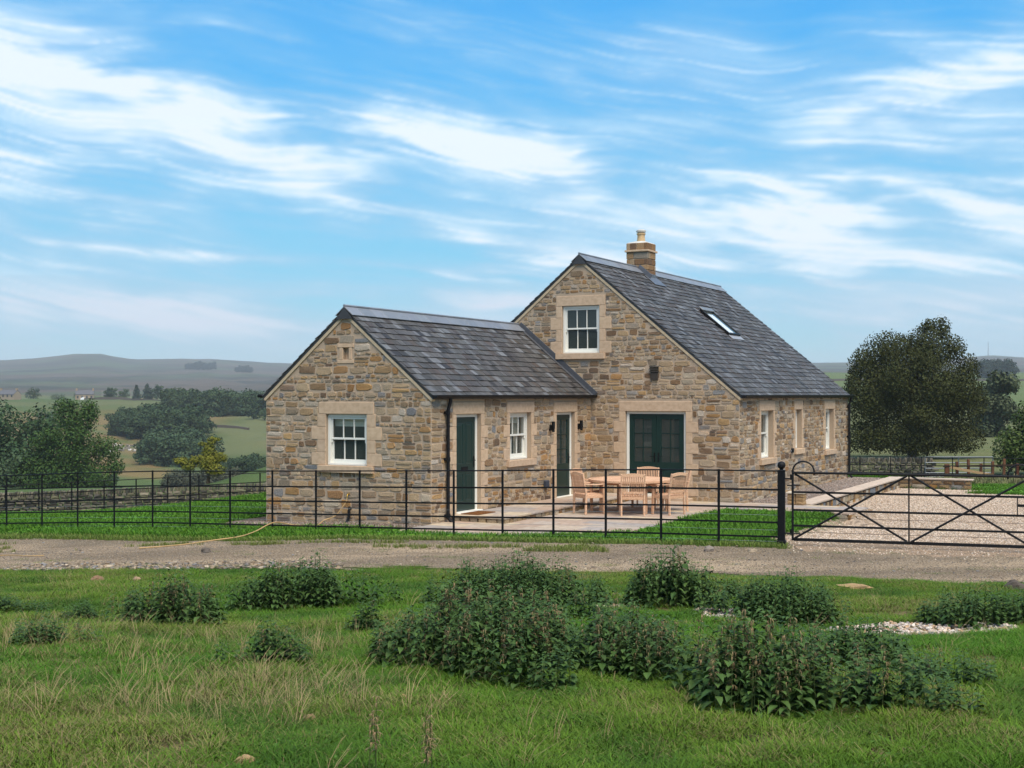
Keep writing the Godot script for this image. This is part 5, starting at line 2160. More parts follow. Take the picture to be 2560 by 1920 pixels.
# [x, d, half width, half depth, height, share in flower, label]
const CLUMPS := [
	[-0.17, 8.95, 0.74, 1.05, 0.41, 0.3, "largest dark green nettle bed in the middle of the pasture"],
	[0.02, 12.9, 0.8, 0.85, 0.46, 0.05, "nettle bed rising behind the largest one, against the track"],
	[1.6, 12.95, 0.5, 0.5, 0.52, 0.04, "rounded nettle bush at the track with pale pebbles at both sides"],
	[0.76, 8.5, 0.45, 0.82, 0.36, 0.3, "nettle bed joining the largest one on its right"],
	[1.42, 7.25, 0.52, 0.5, 0.4, 0.6, "nettle bed with tall brown flower spikes nearest the eye"],
	[2.36, 8.55, 0.42, 0.45, 0.32, 0.08, "leafy nettle clump behind the one with yellowed lower leaves"],
	[2.05, 6.98, 0.46, 0.3, 0.29, 0.15, "low nettle clump with yellowed lower leaves at the right front"],
	[2.72, 7.95, 0.27, 0.3, 0.2, 0.08, "small nettle tuft at the right end of the front clumps"],
	[2.53, 12.0, 0.62, 0.7, 0.38, 0.0, "broad low nettle bed left of the pebble patch"],
	[4.15, 11.4, 0.6, 0.5, 0.32, 0.0, "nettle bed at the right edge beyond the pebble patch"],
	[-2.12, 13.2, 0.78, 0.55, 0.44, 0.03, "feathery nettle bed beside the track on the left"],
	[-3.0, 11.4, 0.5, 0.5, 0.38, 0.3, "thin nettle patch with dark seed spikes on the left"],
	[-4.0, 11.8, 0.32, 0.24, 0.16, 0.0, "low flat nettle tuft in the grass at far left"],
	[-1.64, 8.75, 0.3, 0.24, 0.27, 0.1, "small nettle clump alone in the yellowish grass"],
	[-1.22, 10.85, 0.2, 0.14, 0.34, 0.3, "pair of upright nettle stems left of the largest bed"],
	[-4.95, 12.5, 0.35, 0.3, 0.16, 0.0, "low nettle tuft at the very left edge below the track"],
	[2.4, 13.7, 0.22, 0.2, 0.24, 0.0, "small nettle tuft at the track right of the rounded bush"],
	[0.74, 11.6, 0.22, 0.2, 0.3, 0.1, "small nettle tuft between the two large beds"],
	[-3.5, 9.6, 0.35, 0.25, 0.2, 0.1, "flat patch of nettles in the long dry grass on the left"],
	[0.22, 7.6, 0.17, 0.15, 0.24, 0.0, "low nettle tuft at the front foot of the largest bed"],
	[-0.6, 5.55, 0.05, 0.05, 0.3, 1.0, "left one of two dry nettle spikes at the bottom edge"],
	[-0.36, 5.45, 0.06, 0.05, 0.3, 1.0, "right one of two dry nettle spikes at the bottom edge"]]


func build_nettles() -> void:
	var plain := []
	var bloom := []
	var dead := nettle_mesh(0.55, 399, 1.0, false)
	for k in 6:
		plain.append(nettle_mesh(0.4 + 0.03 * k, 200 + k, 0.0))
		bloom.append(nettle_mesh(0.46 + 0.025 * k, 300 + k, 0.4 + 0.12 * k))
	var r := RandomNumberGenerator.new()
	r.seed = 5
	for c in CLUMPS:
		var o := thing("nettle_clump", c[6], "nettles", P(c[0], ground_y(c[0], c[1]), c[1]), 0.0, "nettle clumps in the pasture")
		var n := int(PI * c[2] * c[3] * 112.0) + 3
		for k in n:
			var a := r.randf() * TAU
			var q := sqrt(r.randf())
			var wob := 1.0 + 0.22 * sin(a * 3.0 + c[0] * 5.0) + 0.12 * sin(a * 5.0 + c[1])
			var x: float = cos(a) * q * c[2] * wob
			var dd: float = sin(a) * q * c[3] * wob
			var fl: bool = r.randf() < c[5]
			var size: float = c[4] / 0.5 * (1.06 - 0.42 * q * q) * r.randf_range(0.82, 1.12) * (1.12 if fl else 1.0)
			var b := Basis(Vector3.UP, r.randf() * TAU).scaled(Vector3(lerpf(1.0, size, 0.6), size, lerpf(1.0, size, 0.6)))
			b = Basis(Vector3(sin(a), 0, cos(a)), q * 0.22 * r.randf_range(0.2, 1.5)) * b
			var y := ground_y(c[0] + x, c[1] + dd) - o.position.y - 0.01
			var list: Array = bloom if fl else plain
			put("nettle_stem", dead if c[5] > 0.9 else list[r.randi() % 6], M.nettle, o, Transform3D(b, Vector3(x, y, -dd)))


func in_nettles(x: float, d: float) -> float:
	var best := 9.0
	for c in CLUMPS:
		best = minf(best, Vector2((x - c[0]) / c[2], (d - c[1]) / c[3]).length())
	return best


const PEBBLES := [[3.55, 10.95, 0.85, 0.42], [2.02, 12.25, 0.3, 0.42], [1.05, 12.9, 0.22, 0.3]]


func on_pebbles(x: float, d: float) -> bool:
	for p in PEBBLES:
		var e := nz.get_noise_2d(x * 12, d * 12) * 0.35
		if Vector2((x - p[0]) / p[2], (d - p[1]) / p[3]).length() < 1.0 + e:
			return true
	return false


func is_lawn(x: float, d: float) -> bool:
	var l := to_house(x, d)
	if d < track_far(x) - 0.1 or on_track(x, d):
		return false
	if on_drive(x, d):
		return false
	if l.y > -0.95 and l.x > -5.05 and l.x < 4.08 and l.y < 19.5:      # house, border and patio
		return l.x > 2.9 and l.y < -1.3 + (l.x - 2.75) * 1.45 and l.y < 0.6
	if l.x > -0.05 and l.x < 4.08 and l.y > -1.36 and l.y < 7.8:
		return l.x > 2.75 and l.y < -1.35 + (l.x - 2.75) * 1.5
	if l.x > 4.0 and l.x < 7.1 and l.y > 6.25 and l.y < 8.1:
		return false
	if l.x > 3.8 and l.x < 5.6 and l.y > 7.9 and l.y < 19.7:
		return false
	return true


func build_grass() -> void:
	var r := RandomNumberGenerator.new()
	r.seed = 8
	var kinds := [tuft(16, 0.012, 0.042, 0.0034, 0.05, 1.8, 1), tuft(16, 0.01, 0.035, 0.0036, 0.055, 2.4, 2), tuft(14, 0.02, 0.07, 0.003, 0.05, 1.7, 3), tuft(5, 0.07, 0.2, 0.0019, 0.06, 1.5, 4), herb(6, 0.035, 0.02, 5)]
	var xf := [[], [], [], [], []]
	var cl := [[], [], [], [], []]
	var d := 3.6
	# the pasture this side of the track, thinning with distance
	var row := 0.034
	while d < 20.5:
		var dens := 1900.0 if d < 8.0 else (1300.0 if d < 12.0 else 850.0)
		var wide := 0.43 * d + 2.4
		var n := int(dens * row * wide * 2.0)
		for i in n:
			var x := r.randf_range(-wide, wide)
			var dd := d + r.randf() * row
			if on_pebbles(x, dd):
				continue
			var tr := on_track(x, dd)
			var verge := nz.get_noise_2d(x * 7.0 + 200, dd * 14.0)
			if tr and not (verge > 0.42 and r.randf() < 0.6):
				continue
			if dd > track_far(x):
				continue
			var n1 := nz.get_noise_2d(x * 1.6, dd * 1.6) * 0.5 + 0.5
			var n2 := nz2.get_noise_2d(x * 6.0, dd * 6.0) * 0.5 + 0.5
			var n3 := nz.get_noise_2d(x * 14.0 + 77, dd * 14.0) * 0.5 + 0.5
			if n3 > 0.64 and n2 > 0.48 and r.randf() < 0.8:
				continue      # bare, trodden spots
			var dryness := smoothstep(0.42, 0.72, n2 * 0.6 + n1 * 0.4 + smoothstep(0.2, -2.2, x) * smoothstep(12.0, 8.0, dd) * 0.16)
			var c := Color(0.05, 0.142, 0.006).lerp(Color(0.11, 0.178, 0.015), smoothstep(0.25, 0.75, n1) * 0.75 + 0.2 * r.randf())
			c = c.lerp(Color(0.038, 0.098, 0.008), smoothstep(0.55, 0.3, n2) * 0.8)
			if r.randf() < 0.05 + 0.36 * dryness * dryness:
				c = Color(0.22, 0.17, 0.08).lerp(Color(0.16, 0.16, 0.045), r.randf())
			c = c * r.randf_range(0.8, 1.2)
			var k := r.randi() % 3
			if k == 2 and n2 < 0.5 and r.randf() < 0.6:
				k = 0
			var size := r.randf_range(0.7, 1.25)
			if dd > track_near(x) - 0.5:
				size *= 0.7
			if r.randf() < 0.05 and n2 < 0.55:
				k = 4
				c = Color(0.07, 0.15, 0.025) * r.randf_range(0.8, 1.3)
			var long_here := smoothstep(0.0, -1.6, x) * smoothstep(6.2, 7.2, dd) * smoothstep(11.5, 9.5, dd)
			if r.randf() < 0.003 + 0.2 * long_here * n1 * n1:
				k = 3
				if r.randf() < 0.7:
					c = Color(0.3, 0.225, 0.115) * r.randf_range(0.7, 1.15)
			var b := Basis(Vector3.UP, r.randf() * TAU).scaled(Vector3.ONE * size)
			xf[k].append(Transform3D(b, P(x, ground_y(x, dd) - 0.004, dd)))
			cl[k].append(c)
		d += row
	# lush lawn behind the fence and beyond the drive
	var lk := [tuft(9, 0.05, 0.12, 0.012, 0.07, 0.8, 11), herb(7, 0.085, 0.05, 12), tuft(7, 0.12, 0.3, 0.012, 0.08, 0.6, 13)]
	var lx := [[], [], []]
	var lc := [[], [], []]
	for i in 165000:
		var dd := 19.0 + 29.0 * r.randf()
		var wide := 0.43 * dd + 2.0
		var x := r.randf_range(-wide, wide)
		if on_track(x, dd):
			var tw := (dd - track_near(x)) / (track_far(x) - track_near(x))
			var patch := nz2.get_noise_2d(x * 2.5 + 40, dd * 9.0) + 0.5 * nz.get_noise_2d(x * 9.0, dd * 9.0)
			if x < 1.5 and tw > 0.6 and tw < 0.9 and patch > 0.12 + 2.2 * absf(tw - 0.74):
				lx[0].append(Transform3D(Basis(Vector3.UP, r.randf() * TAU).scaled(Vector3.ONE * r.randf_range(0.4, 0.75)), P(x, ground_y(x, dd) + 0.01, dd)))
				lc[0].append(Color(0.12, 0.18, 0.025).lerp(Color(0.19, 0.2, 0.06), r.randf()) * r.randf_range(0.8, 1.1))
			continue
		if r.randf() > 1.35 - dd / 60.0 or not is_lawn(x, dd):
			continue
		var l := to_house(x, dd)
		if l.x > 5.0 and l.y > 15.0 and dd > 43.0:
			if r.randf() < 0.5:
				lx[2].append(Transform3D(Basis(Vector3.UP, r.randf() * TAU).scaled(Vector3.ONE * r.randf_range(0.8, 1.8)), P(x, ground_y(x, dd) - 0.01, dd)))
				lc[2].append(Color(0.16, 0.18, 0.07).lerp(Color(0.24, 0.21, 0.11), r.randf()) * r.randf_range(0.7, 1.1))
			continue
		var n2 := nz2.get_noise_2d(x * 3.0, dd * 3.0) * 0.5 + 0.5
		var k := 1 if r.randf() < smoothstep(0.3, 0.7, n2) * 0.75 else 0
		var fringe := dd < track_far(x) + 0.7
		var c := Color(0.046, 0.15, 0.008).lerp(Color(0.095, 0.2, 0.014), r.randf())
		if k == 1:
			c = Color(0.07, 0.2, 0.013).lerp(Color(0.15, 0.3, 0.035), r.randf() * r.randf())
		if fringe:
			k = 0
			c = Color(0.11, 0.19, 0.025).lerp(Color(0.17, 0.2, 0.05), r.randf())
		c = c * r.randf_range(0.75, 1.2)
		var b := Basis(Vector3.UP, r.randf() * TAU).scaled(Vector3.ONE * r.randf_range(0.7, 1.3) * (0.75 if fringe else 1.0))
		lx[k].append(Transform3D(b, P(x, ground_y(x, dd) - 0.006, dd)))
		lc[k].append(c)
	var names := [["short green pasture grass in the foreground", xf[0], cl[0], kinds[0]], ["matted blades of the foreground pasture grass", xf[1], cl[1], kinds[1]], ["taller tufts of foreground pasture grass", xf[2], cl[2], kinds[2]], ["long dry grass stalks standing in the pasture", xf[3], cl[3], kinds[3]], ["small clover leaves among the pasture grass", xf[4], cl[4], kinds[4]], ["bright green grass blades of the fenced lawn", lx[0], lc[0], lk[0]], ["broad weed leaves in the fenced bright lawn", lx[1], lc[1], lk[1]], ["long seeding grass beyond the drive", lx[2], lc[2], lk[2]]]
	var total := 0
	for e in names:
		total += e[1].size()
		tag(scatter("grass", e[3], M.grass, e[1], e[2]), e[0], "grass")
	print("grass ", total)


func pebble_mesh(seed_: int, flat := 0.6) -> ArrayMesh:
	var r := RandomNumberGenerator.new()
	r.seed = seed_
	var s := Shape.new()
	cobble(s, Transform3D(), Vector3(1.0, flat, 0.8), r, Color.WHITE, 0.3)
	return s.mesh()


func rock(label: String, x: float, d: float, size: Vector3, col: Color, seed_: int) -> void:
	var r := RandomNumberGenerator.new()
	r.seed = seed_
	var f := FastNoiseLite.new()
	f.seed = seed_
	f.frequency = 0.9
	var sm := SphereMesh.new()
	sm.radius = 0.5
	sm.height = 1.0
	sm.radial_segments = 12
	sm.rings = 7
	var arr := sm.get_mesh_arrays()
	var s := Shape.new()
	var v: PackedVector3Array = arr[Mesh.ARRAY_VERTEX]
	var id: PackedInt32Array = arr[Mesh.ARRAY_INDEX]
	s.col = col
	for i in range(0, id.size(), 3):
		var p: Array[Vector3] = []
		for k in 3:
			var q := v[id[i + k]]
			p.append(q * (1.0 + 0.5 * f.get_noise_3dv(q * 2.0)) * size)
		s.tri(p[0], p[1], p[2], p[0] + p[1] + p[2])
	var o := put("rock", s, M.rock, null, Transform3D(Basis(Vector3.UP, r.randf() * TAU), P(x, ground_y(x, d) + size.y * 0.2, d)))
	tag(o, label, "rock", "loose stones on the ground")


func build_stones() -> void:
	var r := RandomNumberGenerator.new()
	r.seed = 15
	var pm := [pebble_mesh(1), pebble_mesh(2, 0.45)]
	# pale pebbles spilled in the pasture
	for p in 3:
		var xf := []
		var cl := []
		var spot: Array = PEBBLES[p]
		for i in int(spot[2] * spot[3] * 5200):
			var x: float = spot[0] + r.randf_range(-1.4, 1.4) * spot[2]
			var d: float = spot[1] + r.randf_range(-1.4, 1.4) * spot[3]
			if not on_pebbles(x, d):
				continue
			var z := r.randf_range(0.022, 0.05)
			xf.append(Transform3D(Basis.from_euler(Vector3(r.randf_range(-0.5, 0.5), r.randf() * TAU, r.randf_range(-0.5, 0.5))).scaled(Vector3.ONE * z), P(x, ground_y(x, d) + z * 0.2, d)))
			cl.append([sr(206, 186, 166), sr(186, 170, 156), sr(160, 152, 146), sr(214, 200, 184), sr(176, 146, 116)][r.randi() % 5] * r.randf_range(0.8, 1.05))
		var names := ["patch of pale pebbles spilled between the nettles on the right", "small spill of pale pebbles right of the rounded nettle bush", "few pale pebbles left of the rounded nettle bush"]
		tag(scatter("pebbles", pm[0], M.pebble, xf, cl), names[p], "pebbles")
	# loose bits on the track, and grey rubble on its near edge
	var tx := [[], []]
	var tc := [[], []]
	for i in 26000:
		var x := r.randf_range(-11.0, 9.0)
		var d := lerpf(track_near(x) - 0.4, track_far(x) + 0.2, r.randf())
		if not in_frame(x, d):
			continue
		var w := (d - track_near(x)) / (track_far(x) - track_near(x))
		var rub := smoothstep(0.16, 0.0, w) * smoothstep(-2.2, -3.0, x) * smoothstep(-7.5, -6.6, x)
		var z := r.randf_range(0.006, 0.022)
		if r.randf() < 0.012:
			z = r.randf_range(0.03, 0.055)
		if rub > 0.1 and r.randf() < 0.75:
			z = r.randf_range(0.025, 0.085)
		elif w < 0.0:
			continue
		var k := r.randi() % 2
		tx[k].append(Transform3D(Basis.from_euler(Vector3(r.randf_range(-0.3, 0.3), r.randf() * TAU, r.randf_range(-0.3, 0.3))).scaled(Vector3.ONE * z), P(x, ground_y(x, d) + 0.012 + z * 0.1, d)))
		tc[k].append([sr(140, 126, 108), sr(112, 102, 92), sr(168, 152, 130), sr(128, 124, 120), sr(150, 130, 106)][r.randi() % 5] * r.randf_range(0.75, 1.1))
	for k in 2:
		tag(scatter("track_stones", pm[k], M.pebble, tx[k], tc[k]), ["small loose stones and clods strewn on the track", "flat chips of stone strewn on the track"][k], "stones")
	# gravel standing proud on drive and terrace
	var gx := [[], []]
	var gc := [[], []]
	for i in 240000:
		var d := 17.5 + 24.5 * sqrt(r.randf())
		var x := r.randf_range(-6.5, 0.43 * d + 1.0)
		var l := to_house(x, d)
		var y := 0.0
		var k := 0
		if on_drive(x, d):
			y = ground_y(x, d) + 0.02
		elif x > 4.0 and d > track_far(x) - 1.5 and on_track(x, d) and r.randf() < 0.35 * smoothstep(-1.5, -0.3, d - track_far(x)) * smoothstep(4.0, 5.2, x):
			y = ground_y(x, d) + 0.018
		elif l.x > 3.95 and l.x < 5.12 and l.y > 8.15 and l.y < 19.3:
			y = 0.006
			k = 1
		elif l.x > -4.9 and l.x < 0.3 and l.y < -0.02 and l.y > -0.9:
			y = ground_y(x, d) + 0.016
			k = 1
		else:
			continue
		var z := r.randf_range(0.014, 0.032)
		gx[k].append(Transform3D(Basis.from_euler(Vector3(r.randf_range(-0.5, 0.5), r.randf() * TAU, r.randf_range(-0.5, 0.5))).scaled(Vector3.ONE * z), P(x, y, d)))
		var c: Color = [sr(220, 200, 178), sr(206, 182, 156), sr(232, 216, 196), sr(180, 156, 132), sr(170, 158, 146), sr(214, 192, 174)][r.randi() % 6]
		if k == 1:
			c = [sr(160, 150, 144), sr(142, 130, 122), sr(180, 166, 154), sr(118, 112, 108), sr(170, 148, 136)][r.randi() % 5]
		gc[k].append(c * r.randf_range(0.8, 1.08))
	tag(scatter("gravel", pm[0], M.pebble, gx[0], gc[0]), "buff gravel of the drive behind the gate", "gravel")
	tag(scatter("gravel", pm[0], M.pebble, gx[1], gc[1]), "grey gravel along the cottage walls", "gravel")
	# single stones
	rock("dark flat stone on the track left of the annex", -4.9, 20.5, Vector3(0.22, 0.12, 0.16), sr(110, 100, 90), 1)
	rock("rounded grey stone at the fringe of grass left of the gate post", 3.1, 20.1, Vector3(0.2, 0.13, 0.16), sr(150, 138, 126), 2)
	rock("pale stone at the foot of the gate post", 3.75, 19.95, Vector3(0.16, 0.1, 0.12), sr(178, 160, 136), 3)
	rock("small tan stone lying in the grass before the largest nettle bed", -0.62, 7.3, Vector3(0.05, 0.045, 0.04), sr(170, 140, 100), 4)
	rock("tan stone low in the grass left of the nettles", -1.07, 6.75, Vector3(0.08, 0.045, 0.06), sr(150, 126, 92), 5)
	rock("tan cobble first of the three beside the rightmost nettle tuft", 3.42, 8.45, Vector3(0.1, 0.07, 0.08), sr(186, 150, 108), 6)
	rock("tan cobble behind the other two at the right", 3.62, 8.62, Vector3(0.08, 0.06, 0.08), sr(176, 146, 108), 7)
	rock("small tan cobble lying apart at the right", 3.72, 8.95, Vector3(0.06, 0.05, 0.05), sr(180, 150, 112), 8)
	rock("flat buff slab of stone at the near edge of the track on the right", 3.95, 14.75, Vector3(0.42, 0.09, 0.22), sr(186, 154, 112), 9)
	rock("reddish stone in the grass at the upper left", -5.25, 16.2, Vector3(0.2, 0.1, 0.14), sr(150, 118, 92), 10)
	rock("pale stone beside the reddish one at the upper left", -4.75, 16.2, Vector3(0.13, 0.08, 0.1), sr(180, 150, 120), 11)
	rock("dark stone at the right end of the track", 5.85, 14.9, Vector3(0.22, 0.14, 0.18), sr(104, 94, 86), 12)
	rock("tan stone at the bottom edge of the pasture", -1.2, 5.75, Vector3(0.09, 0.05, 0.07), sr(176, 146, 106), 13)


# ---------------------------------------------------------------- trees and the far country
# leaves of a crown: many small bent leaf faces spread through the volume of some ellipsoids [x, y, z, rx, ry, rz]
func crown(blobs: Array, n: int, size: float, ca: Color, cb: Color, seed_: int, hang := 0.0) -> Shape:
	var r := RandomNumberGenerator.new()
	r.seed = seed_
	var s := Shape.new()
	var vol := []
	var sum := 0.0
	for b in blobs:
		sum += pow(b[3] * b[4] * b[5], 0.75)
		vol.append(sum)
	for i in n:
		var pick := r.randf() * sum
		var k := 0
		while vol[k] < pick:
			k += 1
		var b: Array = blobs[k]
		var dir := Vector3(r.randfn(), r.randfn(), r.randfn()).normalized()
		var q := pow(r.randf(), 0.4)
		q *= 1.0 + 0.22 * nz.get_noise_3d(dir.x * 60.0 + k * 90, dir.y * 60.0, dir.z * 60.0) + 0.1 * nz2.get_noise_3d(dir.x * 300.0, dir.y * 300.0 + k * 50, dir.z * 300.0)
		var p := Vector3(b[0] + dir.x * b[3] * q, b[1] + dir.y * b[4] * q, b[2] + dir.z * b[5] * q)
		var out := (dir + Vector3.UP * 0.5 + Vector3(r.randfn(), r.randfn(), r.randfn()) * 0.55).normalized()
		var t := out.cross(Vector3(r.randfn(), r.randfn(), r.randfn())).normalized()
		if hang > 0.0:
			t = (t + Vector3.DOWN * hang).normalized()
		var u := out.cross(t).normalized()
		var z := size * r.randf_range(0.6, 1.35)
		s.col = ca.lerp(cb, r.randf()) * r.randf_range(0.75, 1.2)
		var a := p - t * z * 0.5
		var e := p + t * z * 0.5 - out * z * 0.15
		s.tri(a, p + u * z * 0.36, e, out)
		s.tri(a, e, p - u * z * 0.36, out)
	return s


func limbs(s: Shape, at: Vector3, top: Vector3, rad: float, blobs: Array, count: int, r: RandomNumberGenerator) -> void:
	s.tube([at, at.lerp(top, 0.35) + Vector3(r.randf_range(-1, 1), 0, r.randf_range(-1, 1)) * rad, at.lerp(top, 0.7), top], [rad * 1.25, rad, rad * 0.6, rad * 0.15], 8, false)
	for k in count:
		var b: Array = blobs[k % blobs.size()]
		var from := at.lerp(top, r.randf_range(0.25, 0.6))
		var to := Vector3(b[0], b[1], b[2]) + Vector3(r.randf_range(-0.5, 0.5) * b[3], r.randf_range(-0.3, 0.5) * b[4], r.randf_range(-0.5, 0.5) * b[5])
		s.tube([from, from.lerp(to, 0.5) + Vector3.UP * 0.1 * from.distance_to(to), to], [rad * 0.5, rad * 0.3, rad * 0.08], 6, false)


func tree(called: String, label: String, x: float, d: float, blobs: Array, n: int, size: float, ca: Color, cb: Color, rad: float, top: float, seed_: int, bark: Color, hang := 0.0, sink := 0.0) -> Node3D:
	var t := thing(called, label, "tree", P(x, ground_y(x, d) - sink, d))
	var r := RandomNumberGenerator.new()
	r.seed = seed_
	var s := Shape.new()
	s.col = bark
	limbs(s, Vector3(0, -0.3, 0), Vector3(0, top, 0), rad, blobs, 10, r)
	put("trunk", s, M.bark, t)
	put("crown", crown(blobs, n, size, ca, cb, seed_ + 1, hang), M.leaf, t)
	return t


func round_blobs(h: float, w: float, seed_: int, base := 0.25, n := 11) -> Array:
	var r := RandomNumberGenerator.new()
	r.seed = seed_
	var out := [[0.0, h * (base + (1 - base) * 0.5), 0.0, w * 0.33, h * (1 - base) * 0.42, w * 0.33]]
	for k in n:
		var a := TAU * k / n * 2.4 + r.randf() * 0.6
		var f := (k + 0.5) / n
		var y := lerpf(base + 0.12, 0.9, f)
		var ring := w * 0.36 * sqrt(maxf(0.05, 1.0 - pow((y - 0.5 - base * 0.2) / 0.56, 2)))
		var z := w * r.randf_range(0.13, 0.22)
		out.append([cos(a) * ring, h * y, sin(a) * ring, z * 1.1, minf(z, h * (1 - y) * 0.9 + h * 0.06), z * 1.1])
	return out


func build_trees() -> void:
	var birch_blobs := [[0, 4.2, 0, 2.9, 3.0, 2.6], [-2.4, 3.6, 0.3, 1.7, 2.3, 1.6], [2.5, 3.3, 0.2, 1.6, 2.2, 1.6], [-1.3, 6.2, 0, 1.7, 1.3, 1.5], [1.0, 6.5, 0.1, 1.5, 1.4, 1.4], [1.75, 7.65, 0, 0.62, 0.75, 0.6], [0.95, 7.75, 0.1, 0.5, 0.5, 0.5], [2.5, 6.4, 0, 0.75, 0.9, 0.7], [-2.9, 5.5, 0.2, 0.9, 1.0, 0.9], [3.3, 5.2, 0, 0.8, 1.0, 0.8], [-0.4, 1.25, 1.0, 2.7, 1.1, 1.5], [2.5, 1.2, 0.6, 1.7, 0.95, 1.2], [-2.7, 1.25, 0.4, 1.6, 1.0, 1.3], [0.8, 1.0, -0.8, 2.4, 0.9, 1.2], [-1.5, 4.6, 2.2, 1.0, 1.0, 0.7], [1.0, 4.0, 2.3, 1.2, 1.1, 0.7], [0.2, 5.6, 1.8, 1.0, 0.8, 0.7], [2.6, 3.9, 1.5, 0.9, 0.9, 0.7], [-2.7, 3.3, 1.4, 0.9, 0.9, 0.7], [0.0, 2.6, 2.4, 1.3, 0.7, 0.7], [-3.5, 4.2, 0.3, 0.5, 1.2, 0.5], [3.8, 3.4, 0.3, 0.6, 1.2, 0.5]]
	tree("birch_tree", "large spreading dark olive birch beyond the cottage's right end", 23.4, 75.0, birch_blobs, 72000, 0.12, Color(0.028, 0.034, 0.008), Color(0.055, 0.06, 0.015), 0.22, 6.8, 61, sr(150, 146, 138), 0.6)
	tree("alder_tree", "bushy bright green tree at the right edge beside the birch", 24.6, 61.0, [[0.6, 1.6, 0, 1.7, 1.7, 1.4], [0.2, 2.7, 0, 0.8, 1.0, 0.8], [1.4, 2.6, 0, 1.1, 1.1, 1.0], [-0.9, 1.2, 0.2, 0.9, 1.1, 0.8], [2.3, 1.9, 0, 1.2, 1.6, 1.1], [0.0, 1.0, 0.9, 1.2, 0.8, 0.6], [1.6, 1.4, 1.0, 0.9, 0.9, 0.6], [0.4, 3.35, 0, 0.4, 0.55, 0.4]], 15000, 0.15, Color(0.036, 0.062, 0.012), Color(0.07, 0.1, 0.022), 0.12, 2.8, 65, sr(96, 88, 78))
	tree("ash_tree", "grey green tree rising behind the birch's right side", 53.5, 142.0, round_blobs(9.4, 5.6, 3, 0.0, 16), 7000, 0.36, Color(0.05, 0.068, 0.03), Color(0.075, 0.09, 0.042), 0.25, 7.0, 67, sr(96, 92, 84), 0.0, 1.6)
	# the ash in the valley beyond the lawn
	var ash := [[0, 5.2, 0, 2.6, 2.4, 2.4], [0.2, 8.0, 0, 1.9, 1.6, 1.8], [-0.8, 9.0, 0.2, 1.0, 0.8, 1.0], [1.4, 8.6, 0, 0.8, 1.1, 0.9], [-2.6, 5.9, 0.3, 1.3, 1.1, 1.2], [-3.3, 4.2, 0, 1.3, 1.2, 1.2], [2.8, 5.4, 0.2, 1.4, 1.1, 1.2], [3.4, 3.9, 0, 1.0, 0.9, 1.0], [-1.2, 3.0, 1.0, 2.6, 1.7, 1.4], [2.0, 3.0, 0.8, 2.0, 1.5, 1.4], [-4.3, 3.0, 0.1, 1.2, 1.2, 1.2], [0.8, 6.6, 1.7, 1.2, 0.8, 0.7], [-1.4, 6.6, 1.5, 1.0, 0.8, 0.7], [-2.6, 2.0, 0.8, 2.2, 1.4, 1.4], [1.2, 1.6, 0.8, 2.4, 1.3, 1.4]]
	tree("ash_tree", "broad deep green ash in the valley behind the left lawn", -37.6, 110.0, ash, 24000, 0.19, Color(0.027, 0.064, 0.012), Color(0.055, 0.098, 0.02), 0.3, 8.0, 71, sr(90, 84, 76), 0.15, 0.8)
	# golden shrubby conifer
	tree("golden_conifer", "small windswept golden green conifer behind the dry stone wall", -19.0, 80.0, [[0, 1.1, 0, 0.75, 0.7, 0.7], [0.1, 1.75, 0, 0.45, 0.45, 0.45], [0.25, 2.35, 0, 0.32, 0.35, 0.3], [-0.35, 2.2, 0, 0.3, 0.16, 0.3], [0.75, 1.35, 0, 0.5, 0.35, 0.4], [-0.75, 1.2, 0, 0.45, 0.28, 0.4], [-1.7, 1.15, 0, 0.5, 0.25, 0.35], [-1.2, 0.85, 0.1, 0.5, 0.4, 0.4], [0.5, 0.6, 0.2, 0.7, 0.45, 0.5], [0.55, 2.5, 0, 0.3, 0.12, 0.25]], 5000, 0.12, Color(0.10, 0.115, 0.012), Color(0.19, 0.18, 0.022), 0.1, 2.3, 73, sr(100, 84, 60), 0.0, -0.3)
	var dark := [Color(0.028, 0.055, 0.02), Color(0.05, 0.082, 0.032)]
	tree("sycamore_tree", "dense dark rounded tree at the left edge of the valley", -54.0, 138.0, round_blobs(13.5, 13.0, 4, 0.1), 12000, 0.4, Color(0.024, 0.052, 0.018), Color(0.042, 0.075, 0.026), 0.35, 9.0, 75, sr(80, 76, 70), 0.0, 1.0)
	tree("sycamore_tree", "low bushy tree at the left edge under the dense rounded one", -42.5, 112.0, round_blobs(5.0, 7.0, 5, 0.0), 6000, 0.32, Color(0.04, 0.07, 0.03), Color(0.06, 0.09, 0.04), 0.2, 3.0, 77, sr(80, 76, 70), 0.0, 0.6)
